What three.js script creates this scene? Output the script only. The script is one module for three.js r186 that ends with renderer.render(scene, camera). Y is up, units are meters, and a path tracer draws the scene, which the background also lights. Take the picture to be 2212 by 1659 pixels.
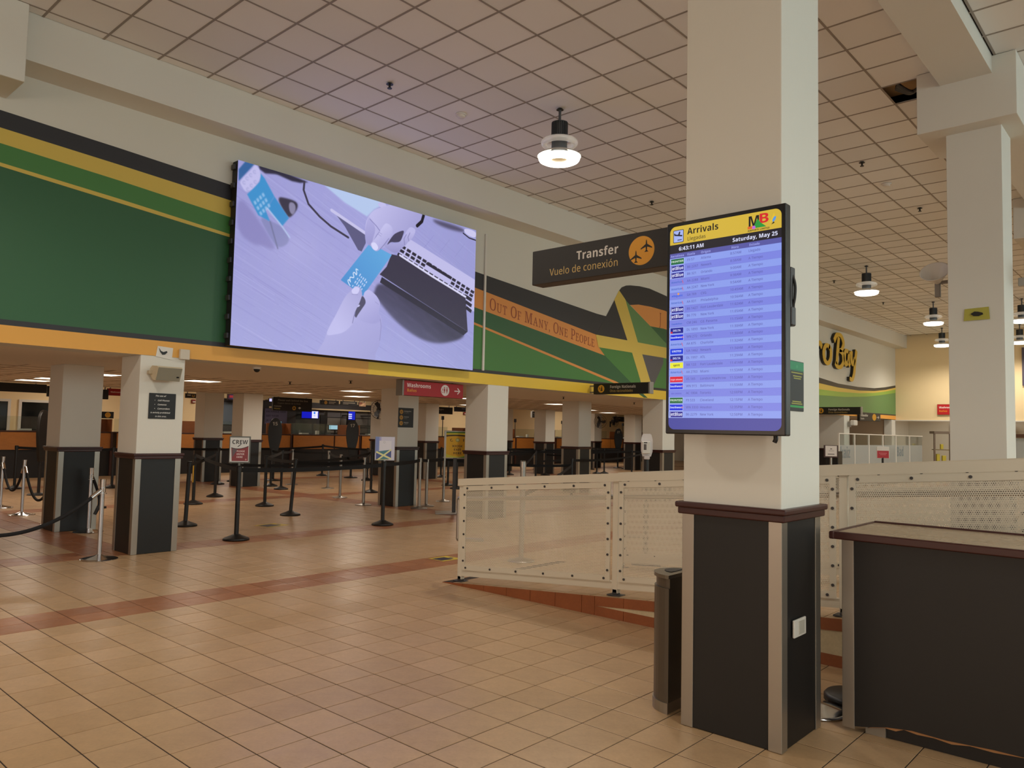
import * as THREE from 'three';
import { RoundedBoxGeometry } from 'three/addons/geometries/RoundedBoxGeometry.js';
import { mergeGeometries } from 'three/addons/utils/BufferGeometryUtils.js';
import { RectAreaLightUniformsLib } from 'three/addons/lights/RectAreaLightUniformsLib.js';
import { FontLoader } from 'three/addons/loaders/FontLoader.js';
import { TextGeometry } from 'three/addons/geometries/TextGeometry.js';

// ---------------------------------------------------------------- camera, light, exposure
const scene = new THREE.Scene();
const W = 2212, H = 1659, F = 1661.15, D2R = Math.PI / 180;
const camera = new THREE.PerspectiveCamera(2 * Math.atan(H / 2 / F) / D2R, W / H, 0.05, 120);
camera.position.set(0, 1.58, 0);
camera.rotation.set(3.515 * D2R, -47.95 * D2R, 1.2538 * D2R, 'YXZ');
camera.updateMatrixWorld(true);
const renderer = new THREE.WebGLRenderer({ antialias: true });
renderer.toneMapping = THREE.LinearToneMapping;
renderer.toneMappingExposure = 1.0;
renderer.shadowMap.enabled = true;
RectAreaLightUniformsLib.init();
scene.background = new THREE.Color(0x000000);
const LAMP = { colour: 0xfff4e4, candela: 25.5 };        // high-bay pendants
const TROFFER = { colour: 0xffeedb, nits: 14 };        // recessed ceiling panels of the low hall
const UNSEEN_DAYLIGHT = { colour: 0xdcefee, nits: 3.1 };           // windows out of view behind the camera, placed to light front faces
const UNSEEN_SIDE_LIGHT = { colour: 0xffdfc6, nits: 1.1 };        // glazing out of view at the left end, placed to light left faces

// ---------------------------------------------------------------- helpers
let seed = 7;
const rnd = () => { seed = (seed * 1664525 + 1013904223) >>> 0; return seed / 4294967296; };
const used = {};
function numbered(n) { const k = used[n] = (used[n] ?? -1) + 1; return k ? `${n}_${String(k).padStart(3, '0')}` : n; }
const box = (w, h, d, x = 0, y = 0, z = 0) => new THREE.BoxGeometry(w, h, d).translate(x, y, z);
const rbox = (w, h, d, x = 0, y = 0, z = 0, r = 0.006) => new RoundedBoxGeometry(w, h, d, 2, r).translate(x, y, z);
const span = (x0, x1, y0, y1, z0, z1) => box(x1 - x0, y1 - y0, z1 - z0, (x0 + x1) / 2, (y0 + y1) / 2, (z0 + z1) / 2);
const cyl = (r0, r1, h, x, y, z, n = 20) => new THREE.CylinderGeometry(r1, r0, h, n).translate(x, y + h / 2, z);
const lathe = (p, n = 28) => new THREE.LatheGeometry(p.map(([r, y]) => new THREE.Vector2(r, y)), n);
const tube = (p, r, n = 24, k = 8) => new THREE.TubeGeometry(new THREE.CatmullRomCurve3(p.map((q) => new THREE.Vector3(...q))), n, r, k);
function bar(a, b, r, k = 8) {
  const A = new THREE.Vector3(...a), B = new THREE.Vector3(...b), d = B.clone().sub(A);
  const g = new THREE.CylinderGeometry(r, r, d.length(), k);
  g.applyQuaternion(new THREE.Quaternion().setFromUnitVectors(new THREE.Vector3(0, 1, 0), d.normalize()));
  return g.translate((a[0] + b[0]) / 2, (a[1] + b[1]) / 2, (a[2] + b[2]) / 2);
}
function shape(pts) { const s = new THREE.Shape(); pts.forEach(([x, y], i) => (i ? s.lineTo(x, y) : s.moveTo(x, y))); return s; }
const ext = (pts, d, x = 0, y = 0, z = 0) => new THREE.ExtrudeGeometry(Array.isArray(pts) ? shape(pts) : pts, { depth: d, bevelEnabled: false, curveSegments: 10 }).translate(x, y, z);
function merge(gs) {
  gs = [].concat(gs).map((g) => { const q = g.index ? g.toNonIndexed() : g; for (const k of Object.keys(q.attributes)) if (!['position', 'normal', 'uv'].includes(k)) q.deleteAttribute(k); return q; });
  return gs.length === 1 ? gs[0] : mergeGeometries(gs);
}
function mesh(name, gs, m, parent = scene) {
  const o = new THREE.Mesh(merge(gs), m); o.name = parent === scene ? numbered(name) : name;
  if (parent !== scene) { const c = parent.children.filter((q) => q.userData.base === name || q.name === name).length; if (c) o.name = `${name}_${String(c).padStart(3, '0')}`; o.userData.base = name; }
  o.castShadow = o.receiveShadow = true; parent.add(o); return o;
}
function put(name, g, m, parent) {                        // a piece that shares its geometry with alike pieces
  const o = new THREE.Mesh(g, m); const c = parent.userData.count ??= {}; c[name] = (c[name] ?? -1) + 1;
  o.name = c[name] ? `${name}_${String(c[name]).padStart(3, '0')}` : name; o.castShadow = o.receiveShadow = true; parent.add(o); return o;
}
function tag(o, label, category, group) { o.userData.label = label; o.userData.category = category; if (group) o.userData.group = group; return o; }
function thing(name, label, category, [x, y, z] = [0, 0, 0], turn = 0, group) {
  const o = new THREE.Group(); o.name = numbered(name); o.position.set(x, y, z); o.rotation.y = turn; scene.add(o); return tag(o, label, category, group);
}
function struct(name) { const o = new THREE.Group(); o.name = numbered(name); o.userData.kind = 'structure'; scene.add(o); return o; }
const std = (color, roughness = 0.6, metalness = 0, more = {}) => new THREE.MeshStandardMaterial({ color, roughness, metalness, ...more });
const phys = (o) => new THREE.MeshPhysicalMaterial(o);
function canvasTex(w, h, draw, colour = true) {
  const c = document.createElement('canvas'); c.width = w; c.height = h; const g = c.getContext('2d'); draw(g, w, h);
  const t = new THREE.CanvasTexture(c); if (colour) t.colorSpace = THREE.SRGBColorSpace; t.anisotropy = 8; return t;
}
function noiseTex(n, lo, hi, scales, colour = false) {     // smooth tiling noise, grey values lo..hi
  const v = new Float32Array(n * n);
  for (const [k, a] of scales) {
    const L = Array.from({ length: k * k }, rnd);
    for (let y = 0; y < n; y++) for (let x = 0; x < n; x++) {
      const fx = x / n * k, fy = y / n * k, ix = fx | 0, iy = fy | 0; let u = fx - ix, w = fy - iy; u = u * u * (3 - 2 * u); w = w * w * (3 - 2 * w);
      const q = (i, j) => L[((iy + j) % k) * k + (ix + i) % k];
      v[y * n + x] += a * ((q(0, 0) * (1 - u) + q(1, 0) * u) * (1 - w) + (q(0, 1) * (1 - u) + q(1, 1) * u) * w);
    }
  }
  const s = scales.reduce((q, e) => q + e[1], 0), d = new Uint8Array(n * n * 4);
  for (let i = 0; i < n * n; i++) { const g = lo + (hi - lo) * v[i] / s; d[4 * i] = d[4 * i + 1] = d[4 * i + 2] = g; d[4 * i + 3] = 255; }
  const t = new THREE.DataTexture(d, n, n); t.wrapS = t.wrapT = THREE.RepeatWrapping; t.magFilter = THREE.LinearFilter; t.minFilter = THREE.LinearMipmapLinearFilter; t.generateMipmaps = true;
  if (colour) t.colorSpace = THREE.SRGBColorSpace; t.needsUpdate = true; return t;
}
const font = await new FontLoader().loadAsync('fonts/droid/droid_sans_bold.typeface.json');
const serif = await new FontLoader().loadAsync('fonts/droid/droid_serif_regular.typeface.json');
const text = (s, size, depth, f = font) => new TextGeometry(s, { font: f, size, depth, curveSegments: 4, bevelEnabled: false });

// ---------------------------------------------------------------- materials
const grain = noiseTex(256, 215, 255, [[4, 1], [16, 0.7], [64, 0.6], [128, 0.5]], true);
const fineBump = noiseTex(256, 0, 255, [[24, 1], [64, 1], [128, 1]]);
const gloss = noiseTex(256, 150, 255, [[3, 1], [9, 0.8], [40, 0.5]]);
const M = {
  paint: std(0xdbd9d0, 0.62, 0, { bumpMap: fineBump, bumpScale: 0.0004 }),
  wall: std(0xd9d7cc, 0.7, 0, { bumpMap: fineBump, bumpScale: 0.0004 }),
  cream: std(0xf0d9ac, 0.7),
  ceiling: [std(0xe8e8e6, 0.9), std(0xe4e4e2, 0.9), std(0xececea, 0.9)],
  tee: std(0x968e86, 0.7),
  plenum: std(0x2a2622, 0.95),
  lowCeiling: std(0xe6dccd, 0.85),
  lowGrid: std(0xb9ab98, 0.8),
  tile: [0xc9a67f, 0xc6a37b, 0xcba881, 0xc3a078, 0xc8a57d].map((c) => std(c, 0.42, 0, { map: grain, roughnessMap: gloss })),
  red: [0xa96f4a, 0xa26844, 0xb0754f].map((c) => std(c, 0.42, 0, { map: grain, roughnessMap: gloss })),
  grout: std(0x33261e, 0.95),
  terracotta: std(0x9c5830, 0.5, 0, { map: grain }),
  cladding: phys({ color: 0x161617, roughness: 0.48, map: grain }),
  trim: std(0xaaa49a, 0.3, 0.8),
  mahogany: std(0x3a1512, 0.35),
  chrome: std(0xd8d8da, 0.12, 1),
  steel: std(0xa8a49e, 0.32, 0.9),
  black: std(0x131314, 0.45),
  belt: std(0x08080a, 0.9),
  rope: std(0x121114, 0.85),
  white: std(0xdcd8d0, 0.4),
  fence: std(0xdcd4c2, 0.42),
  darkMetal: std(0x4e4e50, 0.45, 0.6),
  bin: std(0x6a645c, 0.32, 0.7),
  sign: std(0x1c1b1c, 0.45),
  signEdge: std(0x8e8a84, 0.5, 0.4),
  orangeWood: std(0xb8742e, 0.42, 0, { map: grain }),
  brownWood: std(0x8a5026, 0.45, 0, { map: grain }),
  darkWood: std(0x3d1d12, 0.45),
  counterBase: std(0x191515, 0.55),
  glass: phys({ color: 0xf2f6f4, roughness: 0.03, transmission: 1, thickness: 0, ior: 1.45 }),
  frosted: phys({ color: 0xdbe3e6, roughness: 0.45, transmission: 0.75, thickness: 0 }),
};
const glow = (colour, k) => std(0x000000, 0.6, 0, { emissive: colour, emissiveIntensity: k });
const printed = (t, r = 0.45) => std(0xffffff, r, 0, { map: t });
const screenMat = (t, k = 1) => std(0x050506, 0.25, 0, { emissive: 0xffffff, emissiveMap: t, emissiveIntensity: k });

// ---------------------------------------------------------------- setting: floor of single tiles
const inView = new THREE.Frustum().setFromProjectionMatrix(new THREE.Matrix4().multiplyMatrices(camera.projectionMatrix, camera.matrixWorldInverse));
function seen(x, y, z, r) { return inView.intersectsSphere(new THREE.Sphere(new THREE.Vector3(x, y, z), r)); }
camera.aspect = W / H; camera.updateProjectionMatrix();
inView.setFromProjectionMatrix(new THREE.Matrix4().multiplyMatrices(camera.projectionMatrix, camera.matrixWorldInverse));
const floor = struct('floor');
mesh('floor_bed', span(-8.2, 34.8, -0.3, -0.0024, -28.4, 10.2), M.grout, floor);
const FX = [], FZ = [];
for (let i = -20; i < 111; i++) FX.push(2.6115 + 0.2898 * i);
{
  let z = -4.0169 + 0.2898 * 26; const isRed = [];
  while (z > -6.6) { FZ.push([z, z - 0.2898, 0]); z -= 0.2898; }
  for (const [n, s, r] of [[2, 0.27, 1], [9, 0.276, 0], [2, 0.275, 1], [17, 0.288, 0], [2, 0.275, 1], [17, 0.285, 0], [2, 0.275, 1], [24, 0.29, 0]])
    for (let i = 0; i < n; i++) { FZ.push([z, z - s, r]); z -= s; }
}
function tileGeo(w, d, h = 0.012) {                        // a slab with a small chamfer, top at y 0
  const c = 0.0011, g = new THREE.BufferGeometry(), a = w / 2, b = d / 2, P = [];
  const T = [[-a + c, 0, -b + c], [a - c, 0, -b + c], [a - c, 0, b - c], [-a + c, 0, b - c]], Q = [[-a, -c, -b], [a, -c, -b], [a, -c, b], [-a, -c, b]], B = [[-a, -h, -b], [a, -h, -b], [a, -h, b], [-a, -h, b]];
  const quad = (p, q, r, s) => P.push(...p, ...q, ...r, ...p, ...r, ...s);
  quad(T[3], T[2], T[1], T[0]);
  for (let i = 0; i < 4; i++) { const j = (i + 1) % 4; quad(T[i], T[j], Q[j], Q[i]); quad(Q[i], Q[j], B[j], B[i]); }
  g.setAttribute('position', new THREE.Float32BufferAttribute(P, 3)); g.computeVertexNormals();
  const uv = []; for (let i = 0; i < P.length; i += 3) uv.push(P[i] / 0.9, P[i + 2] / 0.9);
  g.setAttribute('uv', new THREE.Float32BufferAttribute(uv, 2)); return g;
}
{
  const all = [];
  for (let i = 0; i + 1 < FX.length; i++) for (const [z0, z1, r] of FZ) {
    const x = (FX[i] + FX[i + 1]) / 2, z = (z0 + z1) / 2, s = z0 - z1;
    const cross = z < -10.3 && z > -20.4 && [3.88, 10.15, 16.35, 22.5].some((c) => Math.abs(x - c) < 0.29);
    const d = Math.hypot(x, 1.58, z);
    all.push({ x, z, s, red: r || cross, size: seen(x, 0, z, 0.05) ? 1 / (d * d * d) : 0, v: (rnd() * 997) | 0 });
  }
  all.sort((a, b) => b.size - a.size);
  const geos = {}, geo = (s, k) => geos[s.toFixed(4) + k] ??= (() => { const g = tileGeo(0.2898 - 0.007, s - 0.006); const u = g.attributes.uv; for (let i = 0; i < u.count; i++) u.setXY(i, u.getX(i) + k * 0.37, u.getY(i) + k * 0.61); return g; })();
  const bunch = {};
  all.forEach((t, n) => {
    const mats = t.red ? M.red : M.tile, mi = t.v % mats.length, k = t.v % 4;
    if (n < 300) { const o = put(t.red ? 'red_floor_tile' : 'floor_tile', geo(t.s, k), mats[mi], floor); o.position.set(t.x, (t.v % 7) * 0.0001 - 0.0006, t.z); o.rotation.y = 0; }
    else ((bunch[`${t.red ? 1 : 0}_${mi}_${t.s.toFixed(4)}_${k % 2}`] ??= { g: geo(t.s, k % 2), m: mats[mi], p: [] }).p.push(t));
  });
  const q = new THREE.Matrix4();
  for (const b of Object.values(bunch)) {
    const im = new THREE.InstancedMesh(b.g, b.m, b.p.length); const c = floor.userData.field = (floor.userData.field ?? -1) + 1;
    im.name = c ? `tile_field_${String(c).padStart(3, '0')}` : 'tile_field'; im.userData.kind = 'stuff';
    b.p.forEach((t, i) => im.setMatrixAt(i, q.makeTranslation(t.x, (t.v % 7) * 0.0001 - 0.0006, t.z))); im.receiveShadow = true; floor.add(im);
  }
  delete floor.userData.field;
}

// ---------------------------------------------------------------- setting: high ceiling of lay-in tiles
const CY = 5.889, ceiling = struct('ceiling');
mesh('plenum_board', span(9.7, 10.5, CY + 0.14, CY + 0.16, -2.95, -2.2), std(0xb89a74, 0.9), ceiling);  // tan board added so that the open hole reads as lit
mesh('ceiling_slab', span(-8.2, 34.8, CY + 0.3, CY + 0.5, -10, 10.2), M.plenum, ceiling);
{
  const cs = 0.61, x0 = 3.7247, z0 = -8.9628, X = [], Z = [], all = [];
  for (let i = -19; i < 51; i++) X.push(x0 + cs * i);
  for (let j = -1; j < 32; j++) Z.push(z0 + cs * j);
  const tees = [];
  for (const x of X) tees.push(span(x - 0.012, x + 0.012, CY, CY + 0.004, -9.13, 10));
  for (const z of Z.slice(1)) tees.push(span(-8, 34.56, CY + 0.0005, CY + 0.0035, z - 0.012, z + 0.012));
  mesh('ceiling_grid', tees, M.tee, ceiling);
  for (let i = 0; i + 1 < X.length; i++) for (let j = 0; j + 1 < Z.length; j++) {
    const a = Math.max(Z[j], -9.13), b = Z[j + 1], x = X[i] + cs / 2, z = (a + b) / 2;
    if (x > 34.3) continue;
    if (x > 9.9 && x < 10.5 && z > -2.9 && z < -2.3) continue;                     // the missing tile beside the beam
    if (z > -2.3 && z < -1.6 && x > -8) { if (z > -2.16 && z < -1.7) continue; }
    const d = Math.hypot(x, CY - 1.58, z);
    all.push({ x, z, s: b - a, size: seen(x, CY, z, 0.1) ? (b - a) / (d * d * d) : 0, v: (rnd() * 997) | 0 });
  }
  all.sort((p, q) => q.size - p.size);
  const geos = {}, geo = (s) => geos[s.toFixed(3)] ??= rbox(cs - 0.012, 0.016, s - 0.012, 0, 0.0125, 0, 0.003);
  const bunch = {}, q = new THREE.Matrix4();
  all.forEach((t, n) => {
    const m = M.ceiling[t.v % 3];
    if (n < 300 && t.size) put('ceiling_tile', geo(t.s), m, ceiling).position.set(t.x, CY, t.z);
    else ((bunch[t.s.toFixed(3) + t.v % 3] ??= { g: geo(t.s), m, p: [] }).p.push(t));
  });
  let c = 0;
  for (const b of Object.values(bunch)) {
    const im = new THREE.InstancedMesh(b.g, b.m, b.p.length); im.name = c ? `ceiling_tile_field_${String(c).padStart(3, '0')}` : 'ceiling_tile_field'; c++; im.userData.kind = 'stuff';
    b.p.forEach((t, i) => im.setMatrixAt(i, q.makeTranslation(t.x, CY, t.z))); im.castShadow = im.receiveShadow = true; ceiling.add(im);
  }
}
// ---------------------------------------------------------------- setting: beams, walls, low ceiling
const ZW = -9.58;
const t1 = struct('trim_1');   // the wall beam under the high ceiling
mesh('beam', span(-8, 34.56, 5.377, CY + 0.02, ZW, -9.13), M.paint, t1);
mesh('duct_boxing', rbox(2.4, CY - 5.06, 0.63, 1.13, (CY + 5.06) / 2, -9.265, 0.01), M.paint, t1);
const t2 = struct('trim_2');   // the beam over the pillars with its drop boxes
mesh('beam', span(-8, 34.56, 5.69, CY + 0.02, -2.19, -1.67), M.paint, t2);
for (const x of [9.99, 16.13, 22.3, 28.45]) mesh('pillar_head', rbox(1.05, CY - 5.17, 1.0, x + 0.27, (CY + 5.17) / 2, -1.94, 0.008), M.paint, t2);
const wl = struct('wall_left');
mesh('plaster', span(-8.2, 34.8, 2.41, CY + 0.3, -10, ZW), M.wall, wl);
const wf = struct('wall_far');
mesh('plaster', [span(34.56, 34.8, 2.39, CY + 0.3, -10, 10.2), span(34.56, 34.8, 0, 2.39, -4.2, 10.2)], M.cream, wf);
mesh('lintel_edge', span(34.5, 34.56, 2.36, 2.4, -9.58, -4.2), M.white, wf);
const wb = struct('wall_back');
mesh('plaster', span(-8.2, 42, 0, 3.4, -28.4, -28), M.cream, wb);
const wn = struct('wall_near');
{
  const gs = [span(-8.2, 34.8, 0, 2.6, 10, 10.2), span(-8.2, 34.8, 5.2, CY + 0.3, 10, 10.2)]; let x = -8.2;
  for (let i = 0; i < 8; i++) { const a = -6.5 + i * 5, b = a + 4.2; gs.push(span(x, a, 2.6, 5.2, 10, 10.2)); x = b; }
  gs.push(span(x, 34.8, 2.6, 5.2, 10, 10.2)); mesh('plaster', gs, M.wall, wn);
  for (let i = 0; i < 8; i++) {
    const a = -6.5 + i * 5, b = a + 4.2, w = struct(`window_${i + 3}`);  // unseen windows, placed to light the front faces of the pillars
    mesh('window_frame', [span(a, b, 2.6, 2.66, 9.98, 10.12), span(a, b, 5.14, 5.2, 9.98, 10.12), ...[0, 1, 2, 3].map((k) => span(a + k * 1.38, a + k * 1.38 + 0.06, 2.66, 5.14, 9.98, 10.12))], M.darkMetal, w);
    mesh('pane', span(a + 0.03, b - 0.03, 2.63, 5.17, 10.08, 10.1), std(0x0c0e10, 0.2, 0, { emissive: UNSEEN_DAYLIGHT.colour, emissiveIntensity: 2 }), w);
    const l = new THREE.RectAreaLight(UNSEEN_DAYLIGHT.colour, UNSEEN_DAYLIGHT.nits, 4.1, 2.4); l.position.set((a + b) / 2, 3.9, 9.95); l.lookAt((a + b) / 2, 3.9, 0); scene.add(l);
  }
}
const ws = struct('wall_side');
{
  const zs = [[-8.6, -4.4], [-3.4, 0.8], [1.8, 6]], gs = [span(-8.2, -8, 0, 0.4, -28.4, 10.2), span(-8.2, -8, 3, CY + 0.3, -28.4, 10.2)]; let z = -28.4;
  zs.forEach(([a, b], i) => {
    gs.push(span(-8.2, -8, 0.4, 3, z, a)); z = b; const w = struct(`window_${i + 11}`);  // unseen lit glazing, placed to brighten the left faces of the pillars
    mesh('window_frame', [span(-8.12, -7.98, 0.4, 0.46, a, b), span(-8.12, -7.98, 2.94, 3, a, b), ...[0, 1, 2, 3].map((k) => span(-8.12, -7.98, 0.46, 2.94, a + k * 1.38, a + k * 1.38 + 0.06))], M.darkMetal, w);
    mesh('pane', span(-8.1, -8.08, 0.43, 2.97, a + 0.03, b - 0.03), std(0x0c0e10, 0.2, 0, { emissive: UNSEEN_SIDE_LIGHT.colour, emissiveIntensity: 2 }), w);
    const l = new THREE.RectAreaLight(UNSEEN_SIDE_LIGHT.colour, UNSEEN_SIDE_LIGHT.nits, 4.1, 2.4); l.position.set(-7.95, 1.7, (a + b) / 2); l.lookAt(0, 1.7, (a + b) / 2); scene.add(l);
  });
  gs.push(span(-8.2, -8, 0.4, 3, z, 10.2)); mesh('plaster', gs, M.wall, ws);
}
const we = struct('wall_end');
mesh('plaster', [span(42, 42.2, 0, 3.4, -28.4, -4), span(34.8, 42, 0, 3.4, -4.2, -4)], M.wall, we);
mesh('return_wall', [span(34.05, 34.56, 0, 2.41, -12.4, -9.9), span(28.9, 34.05, 0, 2.41, -12.6, -12.4)], std(0xb9a58c, 0.75), we);
mesh('recess_wall', [span(37.6, 37.8, 0, 3, -10, -4.2), span(34.8, 37.8, 0, 3, -10.1, -9.9)], M.wall, we);
mesh('recess_panel', [span(37.5, 37.6, 0, 2.3, -8.2, -6.6)], std(0x8d8a86, 0.6), we);
mesh('recess_soffit', span(34.8, 37.6, 2.2, 2.36, -6.4, -6.0), std(0x8a6a4a, 0.6), we);
{ const l = new THREE.RectAreaLight(0xfff0dc, 6, 1.2, 1.2); l.position.set(36, 2.95, -7); l.lookAt(36, 0, -7); we.add(l); mesh('ceiling_panel', span(35.4, 36.6, 2.96, 2.99, -7.6, -6.4), glow(0xfff0d8, 2), we); }  // light panel out of view, placed to brighten the far recess
mesh('floor_extension', span(34.8, 42.2, -0.3, 0, -28.4, -4), M.tile[3], we);
mesh('roof_extension', span(34.8, 42.2, 3.0, 3.2, -21, -4), M.lowCeiling, we);
const c2 = struct('ceiling');
mesh('soffit', span(-8, 34.56, 2.41, 2.46, -12.9, -10), M.lowCeiling, c2);
mesh('slab', span(-8.2, 42.2, 2.6, 2.8, -19.2, -10), M.plenum, c2);
mesh('cornice', [span(-8, 42, 2.405, 2.6, -19.25, -19.05), span(-8, 42, 2.6, 3.2, -19.4, -19.25)], M.lowCeiling, c2);
mesh('fascia', span(-8, 42, 2.64, 3.2, -24.2, -24.05), M.paint, c2);
mesh('upper_slab', span(-8.2, 42.2, 3.2, 3.4, -28.4, -19.25), M.lowCeiling, c2);
const TR = [[5.3, -14.2], [7.1, -14.2], [10.9, -14.2], [14.6, -14.2], [17.9, -14.2], [24, -14.2], [10.7, -16.65], [12.5, -16.65], [22.8, -16.65], [28, -16.65], [2, -16.65], [-2, -14.2], [5.2, -16.65], [18, -18.1], [5, -18.1], [26, -18.1]];
const snap = (v, o) => o + 0.61 * Math.round((v - o) / 0.61);
{
  const p = [], g = [], q = new THREE.Matrix4();
  const spots = new Set(TR.map(([x, z]) => `${snap(x, 0.305).toFixed(2)},${snap(z, -13.205).toFixed(2)}`));
  for (let i = -13; i < 56; i++) for (let j = 0; j < 13; j++) {
    const x = 0.305 + 0.61 * i, z = -13.205 - 0.61 * j; if (z < -18.8) continue;
    if (!spots.has(`${x.toFixed(2)},${z.toFixed(2)}`)) p.push([x, z]);
  }
  const im = new THREE.InstancedMesh(rbox(0.596, 0.016, 0.596, 0, 0.0125, 0, 0.003), M.lowCeiling, p.length); im.name = 'ceiling_tile_field'; im.userData.kind = 'stuff';
  p.forEach(([x, z], i) => im.setMatrixAt(i, q.makeTranslation(x, 2.415, z))); c2.add(im);
  for (let i = -13; i < 57; i++) g.push(span(0.61 * i - 0.012, 0.61 * i + 0.012, 2.412, 2.42, -19.05, -12.9));
  for (let j = 0; j < 11; j++) g.push(span(-8, 34.56, 2.4125, 2.4195, -12.912 - 0.61 * j, -12.888 - 0.61 * j));
  mesh('ceiling_grid', g, M.lowGrid, c2);
}

// ---------------------------------------------------------------- mural on the left wall: layers of vinyl film
const film = (c, r = 0.45) => std(c, r, 0, { side: THREE.DoubleSide });
const V = { black: film(0x2b2a2e), yellow: film(0xd8bc55), green: film(0x457f3c), dark: film(0x2c5f38), gold: film(0xe0954a), amber: film(0xe3a748), lemon: film(0xe6c33f), lime: film(0x8fb347), grey: film(0x6b6562), sage: film(0x5f8a50), slate: film(0x57555a) };
let layer = 0;
const vinyl = (name, pts, m, up = 0) => mesh(name, ext(pts, 0.001, 0, 0, ZW + 0.0005 + up * 0.0012), m, wl);
vinyl('black_band', [[-1, 5.1], [2.28, 4.92], [3.5, 4.86], [5.04, 4.77], [9.46, 4.41], [9.83, 4.38], [13.27, 4.12], [13.61, 4.11], [13.95, 4.55], [14.19, 4.45], [14.45, 3.66], [13.25, 3.67], [9.6, 4.11], [5.05, 4.56], [3.51, 4.66], [2.29, 4.73], [-1, 4.9]], V.black, 1);
vinyl('yellow_band', [[-1, 4.92], [2.29, 4.74], [3.51, 4.67], [5.05, 4.58], [5.2, 4.57], [5.2, 4.32], [5.07, 4.33], [3.52, 4.46], [2.3, 4.55], [-1, 4.75]], V.yellow, 0);
vinyl('green_band', [[-1, 4.77], [2.3, 4.56], [3.52, 4.47], [5.2, 4.32], [5.2, 4.08], [5.08, 4.09], [3.53, 4.24], [2.31, 4.34], [-1, 4.55]], V.green, 1);
vinyl('yellow_stripe', [[-1, 4.56], [2.31, 4.35], [3.53, 4.25], [5.2, 4.09], [5.2, 4.05], [3.53, 4.2], [2.31, 4.31], [-1, 4.51]], V.yellow, 2);
vinyl('green_field', [[-1, 4.53], [2.31, 4.32], [5.2, 4.06], [5.2, 2.64], [-1, 2.64]], V.dark, 0);
vinyl('gold_band', [[5.2, 4.55], [9.46, 4.13], [13.25, 3.69], [13.3, 3.57], [13.35, 3.42], [13.6, 3.24], [9.59, 3.75], [5.2, 4.1]], V.gold, 0);
vinyl('dark_green_band', [[9.2, 3.8], [9.59, 3.76], [13.6, 3.25], [14.6, 2.74], [14.97, 2.58], [14.42, 2.6], [14.09, 2.7], [9.59, 3.48], [9.2, 3.53]], V.dark, 1);
vinyl('orange_stripe', [[9.2, 3.53], [9.59, 3.49], [14.02, 2.72], [14.42, 2.63], [14.37, 2.6], [13.88, 2.69], [9.59, 3.45], [9.2, 3.49]], V.gold, 2);
vinyl('green_field', [[9.2, 3.5], [9.59, 3.46], [13.9, 2.69], [14.35, 2.62], [9.2, 2.64]], V.green, 0);
vinyl('flag_black_top', [[14.09, 4.74], [14.19, 4.83], [14.37, 4.9], [14.54, 4.93], [14.92, 4.97], [15.35, 4.98], [16.05, 4.92], [17.5, 4.72], [20, 4.3], [25.87, 3.61], [27.78, 3.51], [29.84, 3.51], [31.79, 3.57], [33.21, 3.69], [34.55, 3.84], [34.55, 3.75], [33.21, 3.58], [31.79, 3.46], [29.99, 3.38], [27.78, 3.37], [25.88, 3.42], [20, 3.98], [17.5, 4.38], [16.05, 4.55], [15.43, 4.56], [14.89, 4.54], [14.53, 4.48], [14.33, 4.58]], V.black, 1);
vinyl('flag_orange', [[14.53, 4.49], [14.89, 4.55], [15.43, 4.57], [16.05, 4.56], [17.5, 4.4], [20, 4.0], [20, 3.6], [17.5, 3.96], [16.59, 4.07], [16, 4.11], [15.4, 4.1]], V.gold, 0);
vinyl('flag_dark_green', [[15.4, 4.1], [16, 4.11], [16.59, 4.07], [20, 3.6], [20, 3.3], [16.6, 3.58], [15.99, 3.82]], V.dark, 1);
vinyl('flag_black_left', [[13.6, 4.1], [13.92, 4.51], [14.45, 3.66], [13.25, 3.67]], V.black, 2);
vinyl('flag_green', [[14.32, 4.58], [14.53, 4.48], [15.4, 4.1], [15.99, 3.82], [16.6, 3.58], [16.6, 3.5], [14.8, 3.5]], V.sage, 2);
vinyl('flag_green', [[13.34, 3.43], [14.66, 3.42], [15.1, 2.6], [14.97, 2.58], [14.6, 2.74], [13.6, 3.24]], V.green, 2);
vinyl('flag_grey', [[15.0, 3.44], [15.99, 3.44], [15.99, 3.27], [15.63, 2.8], [15.5, 2.64], [15.35, 2.64]], V.slate, 2);
vinyl('flag_green', [[15.98, 3.41], [25.8, 3.06], [25.8, 2.62], [15.58, 2.62], [15.43, 2.8], [15.63, 2.81], [15.98, 3.28]], V.green, 1);
vinyl('flag_cross', [[14.09, 4.75], [14.34, 4.58], [14.88, 3.66], [15.06, 3.41], [15.43, 2.8], [15.58, 2.56], [15.15, 2.54], [15.02, 2.77], [14.64, 3.41], [14.45, 3.66], [13.91, 4.51]], V.yellow, 3);
vinyl('flag_cross', [[13.24, 3.67], [20, 3.66], [20, 3.41], [13.34, 3.41]], V.yellow, 4);
vinyl('yellow_wave', [[20, 3.98], [25.88, 3.44], [27.78, 3.39], [29.99, 3.4], [31.79, 3.48], [33.21, 3.6], [34.55, 3.77], [34.55, 3.65], [33.21, 3.5], [31.79, 3.37], [29.99, 3.26], [27.78, 3.2], [25.87, 3.19], [20, 3.6]], V.yellow, 0);
vinyl('lime_wave', [[20, 3.62], [25.87, 3.21], [27.78, 3.22], [29.99, 3.28], [31.79, 3.39], [33.21, 3.52], [34.55, 3.67], [34.55, 3.53], [32.48, 3.33], [30.78, 3.19], [28.49, 3.07], [25.87, 3.01], [20, 3.3]], V.lime, 2);
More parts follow.
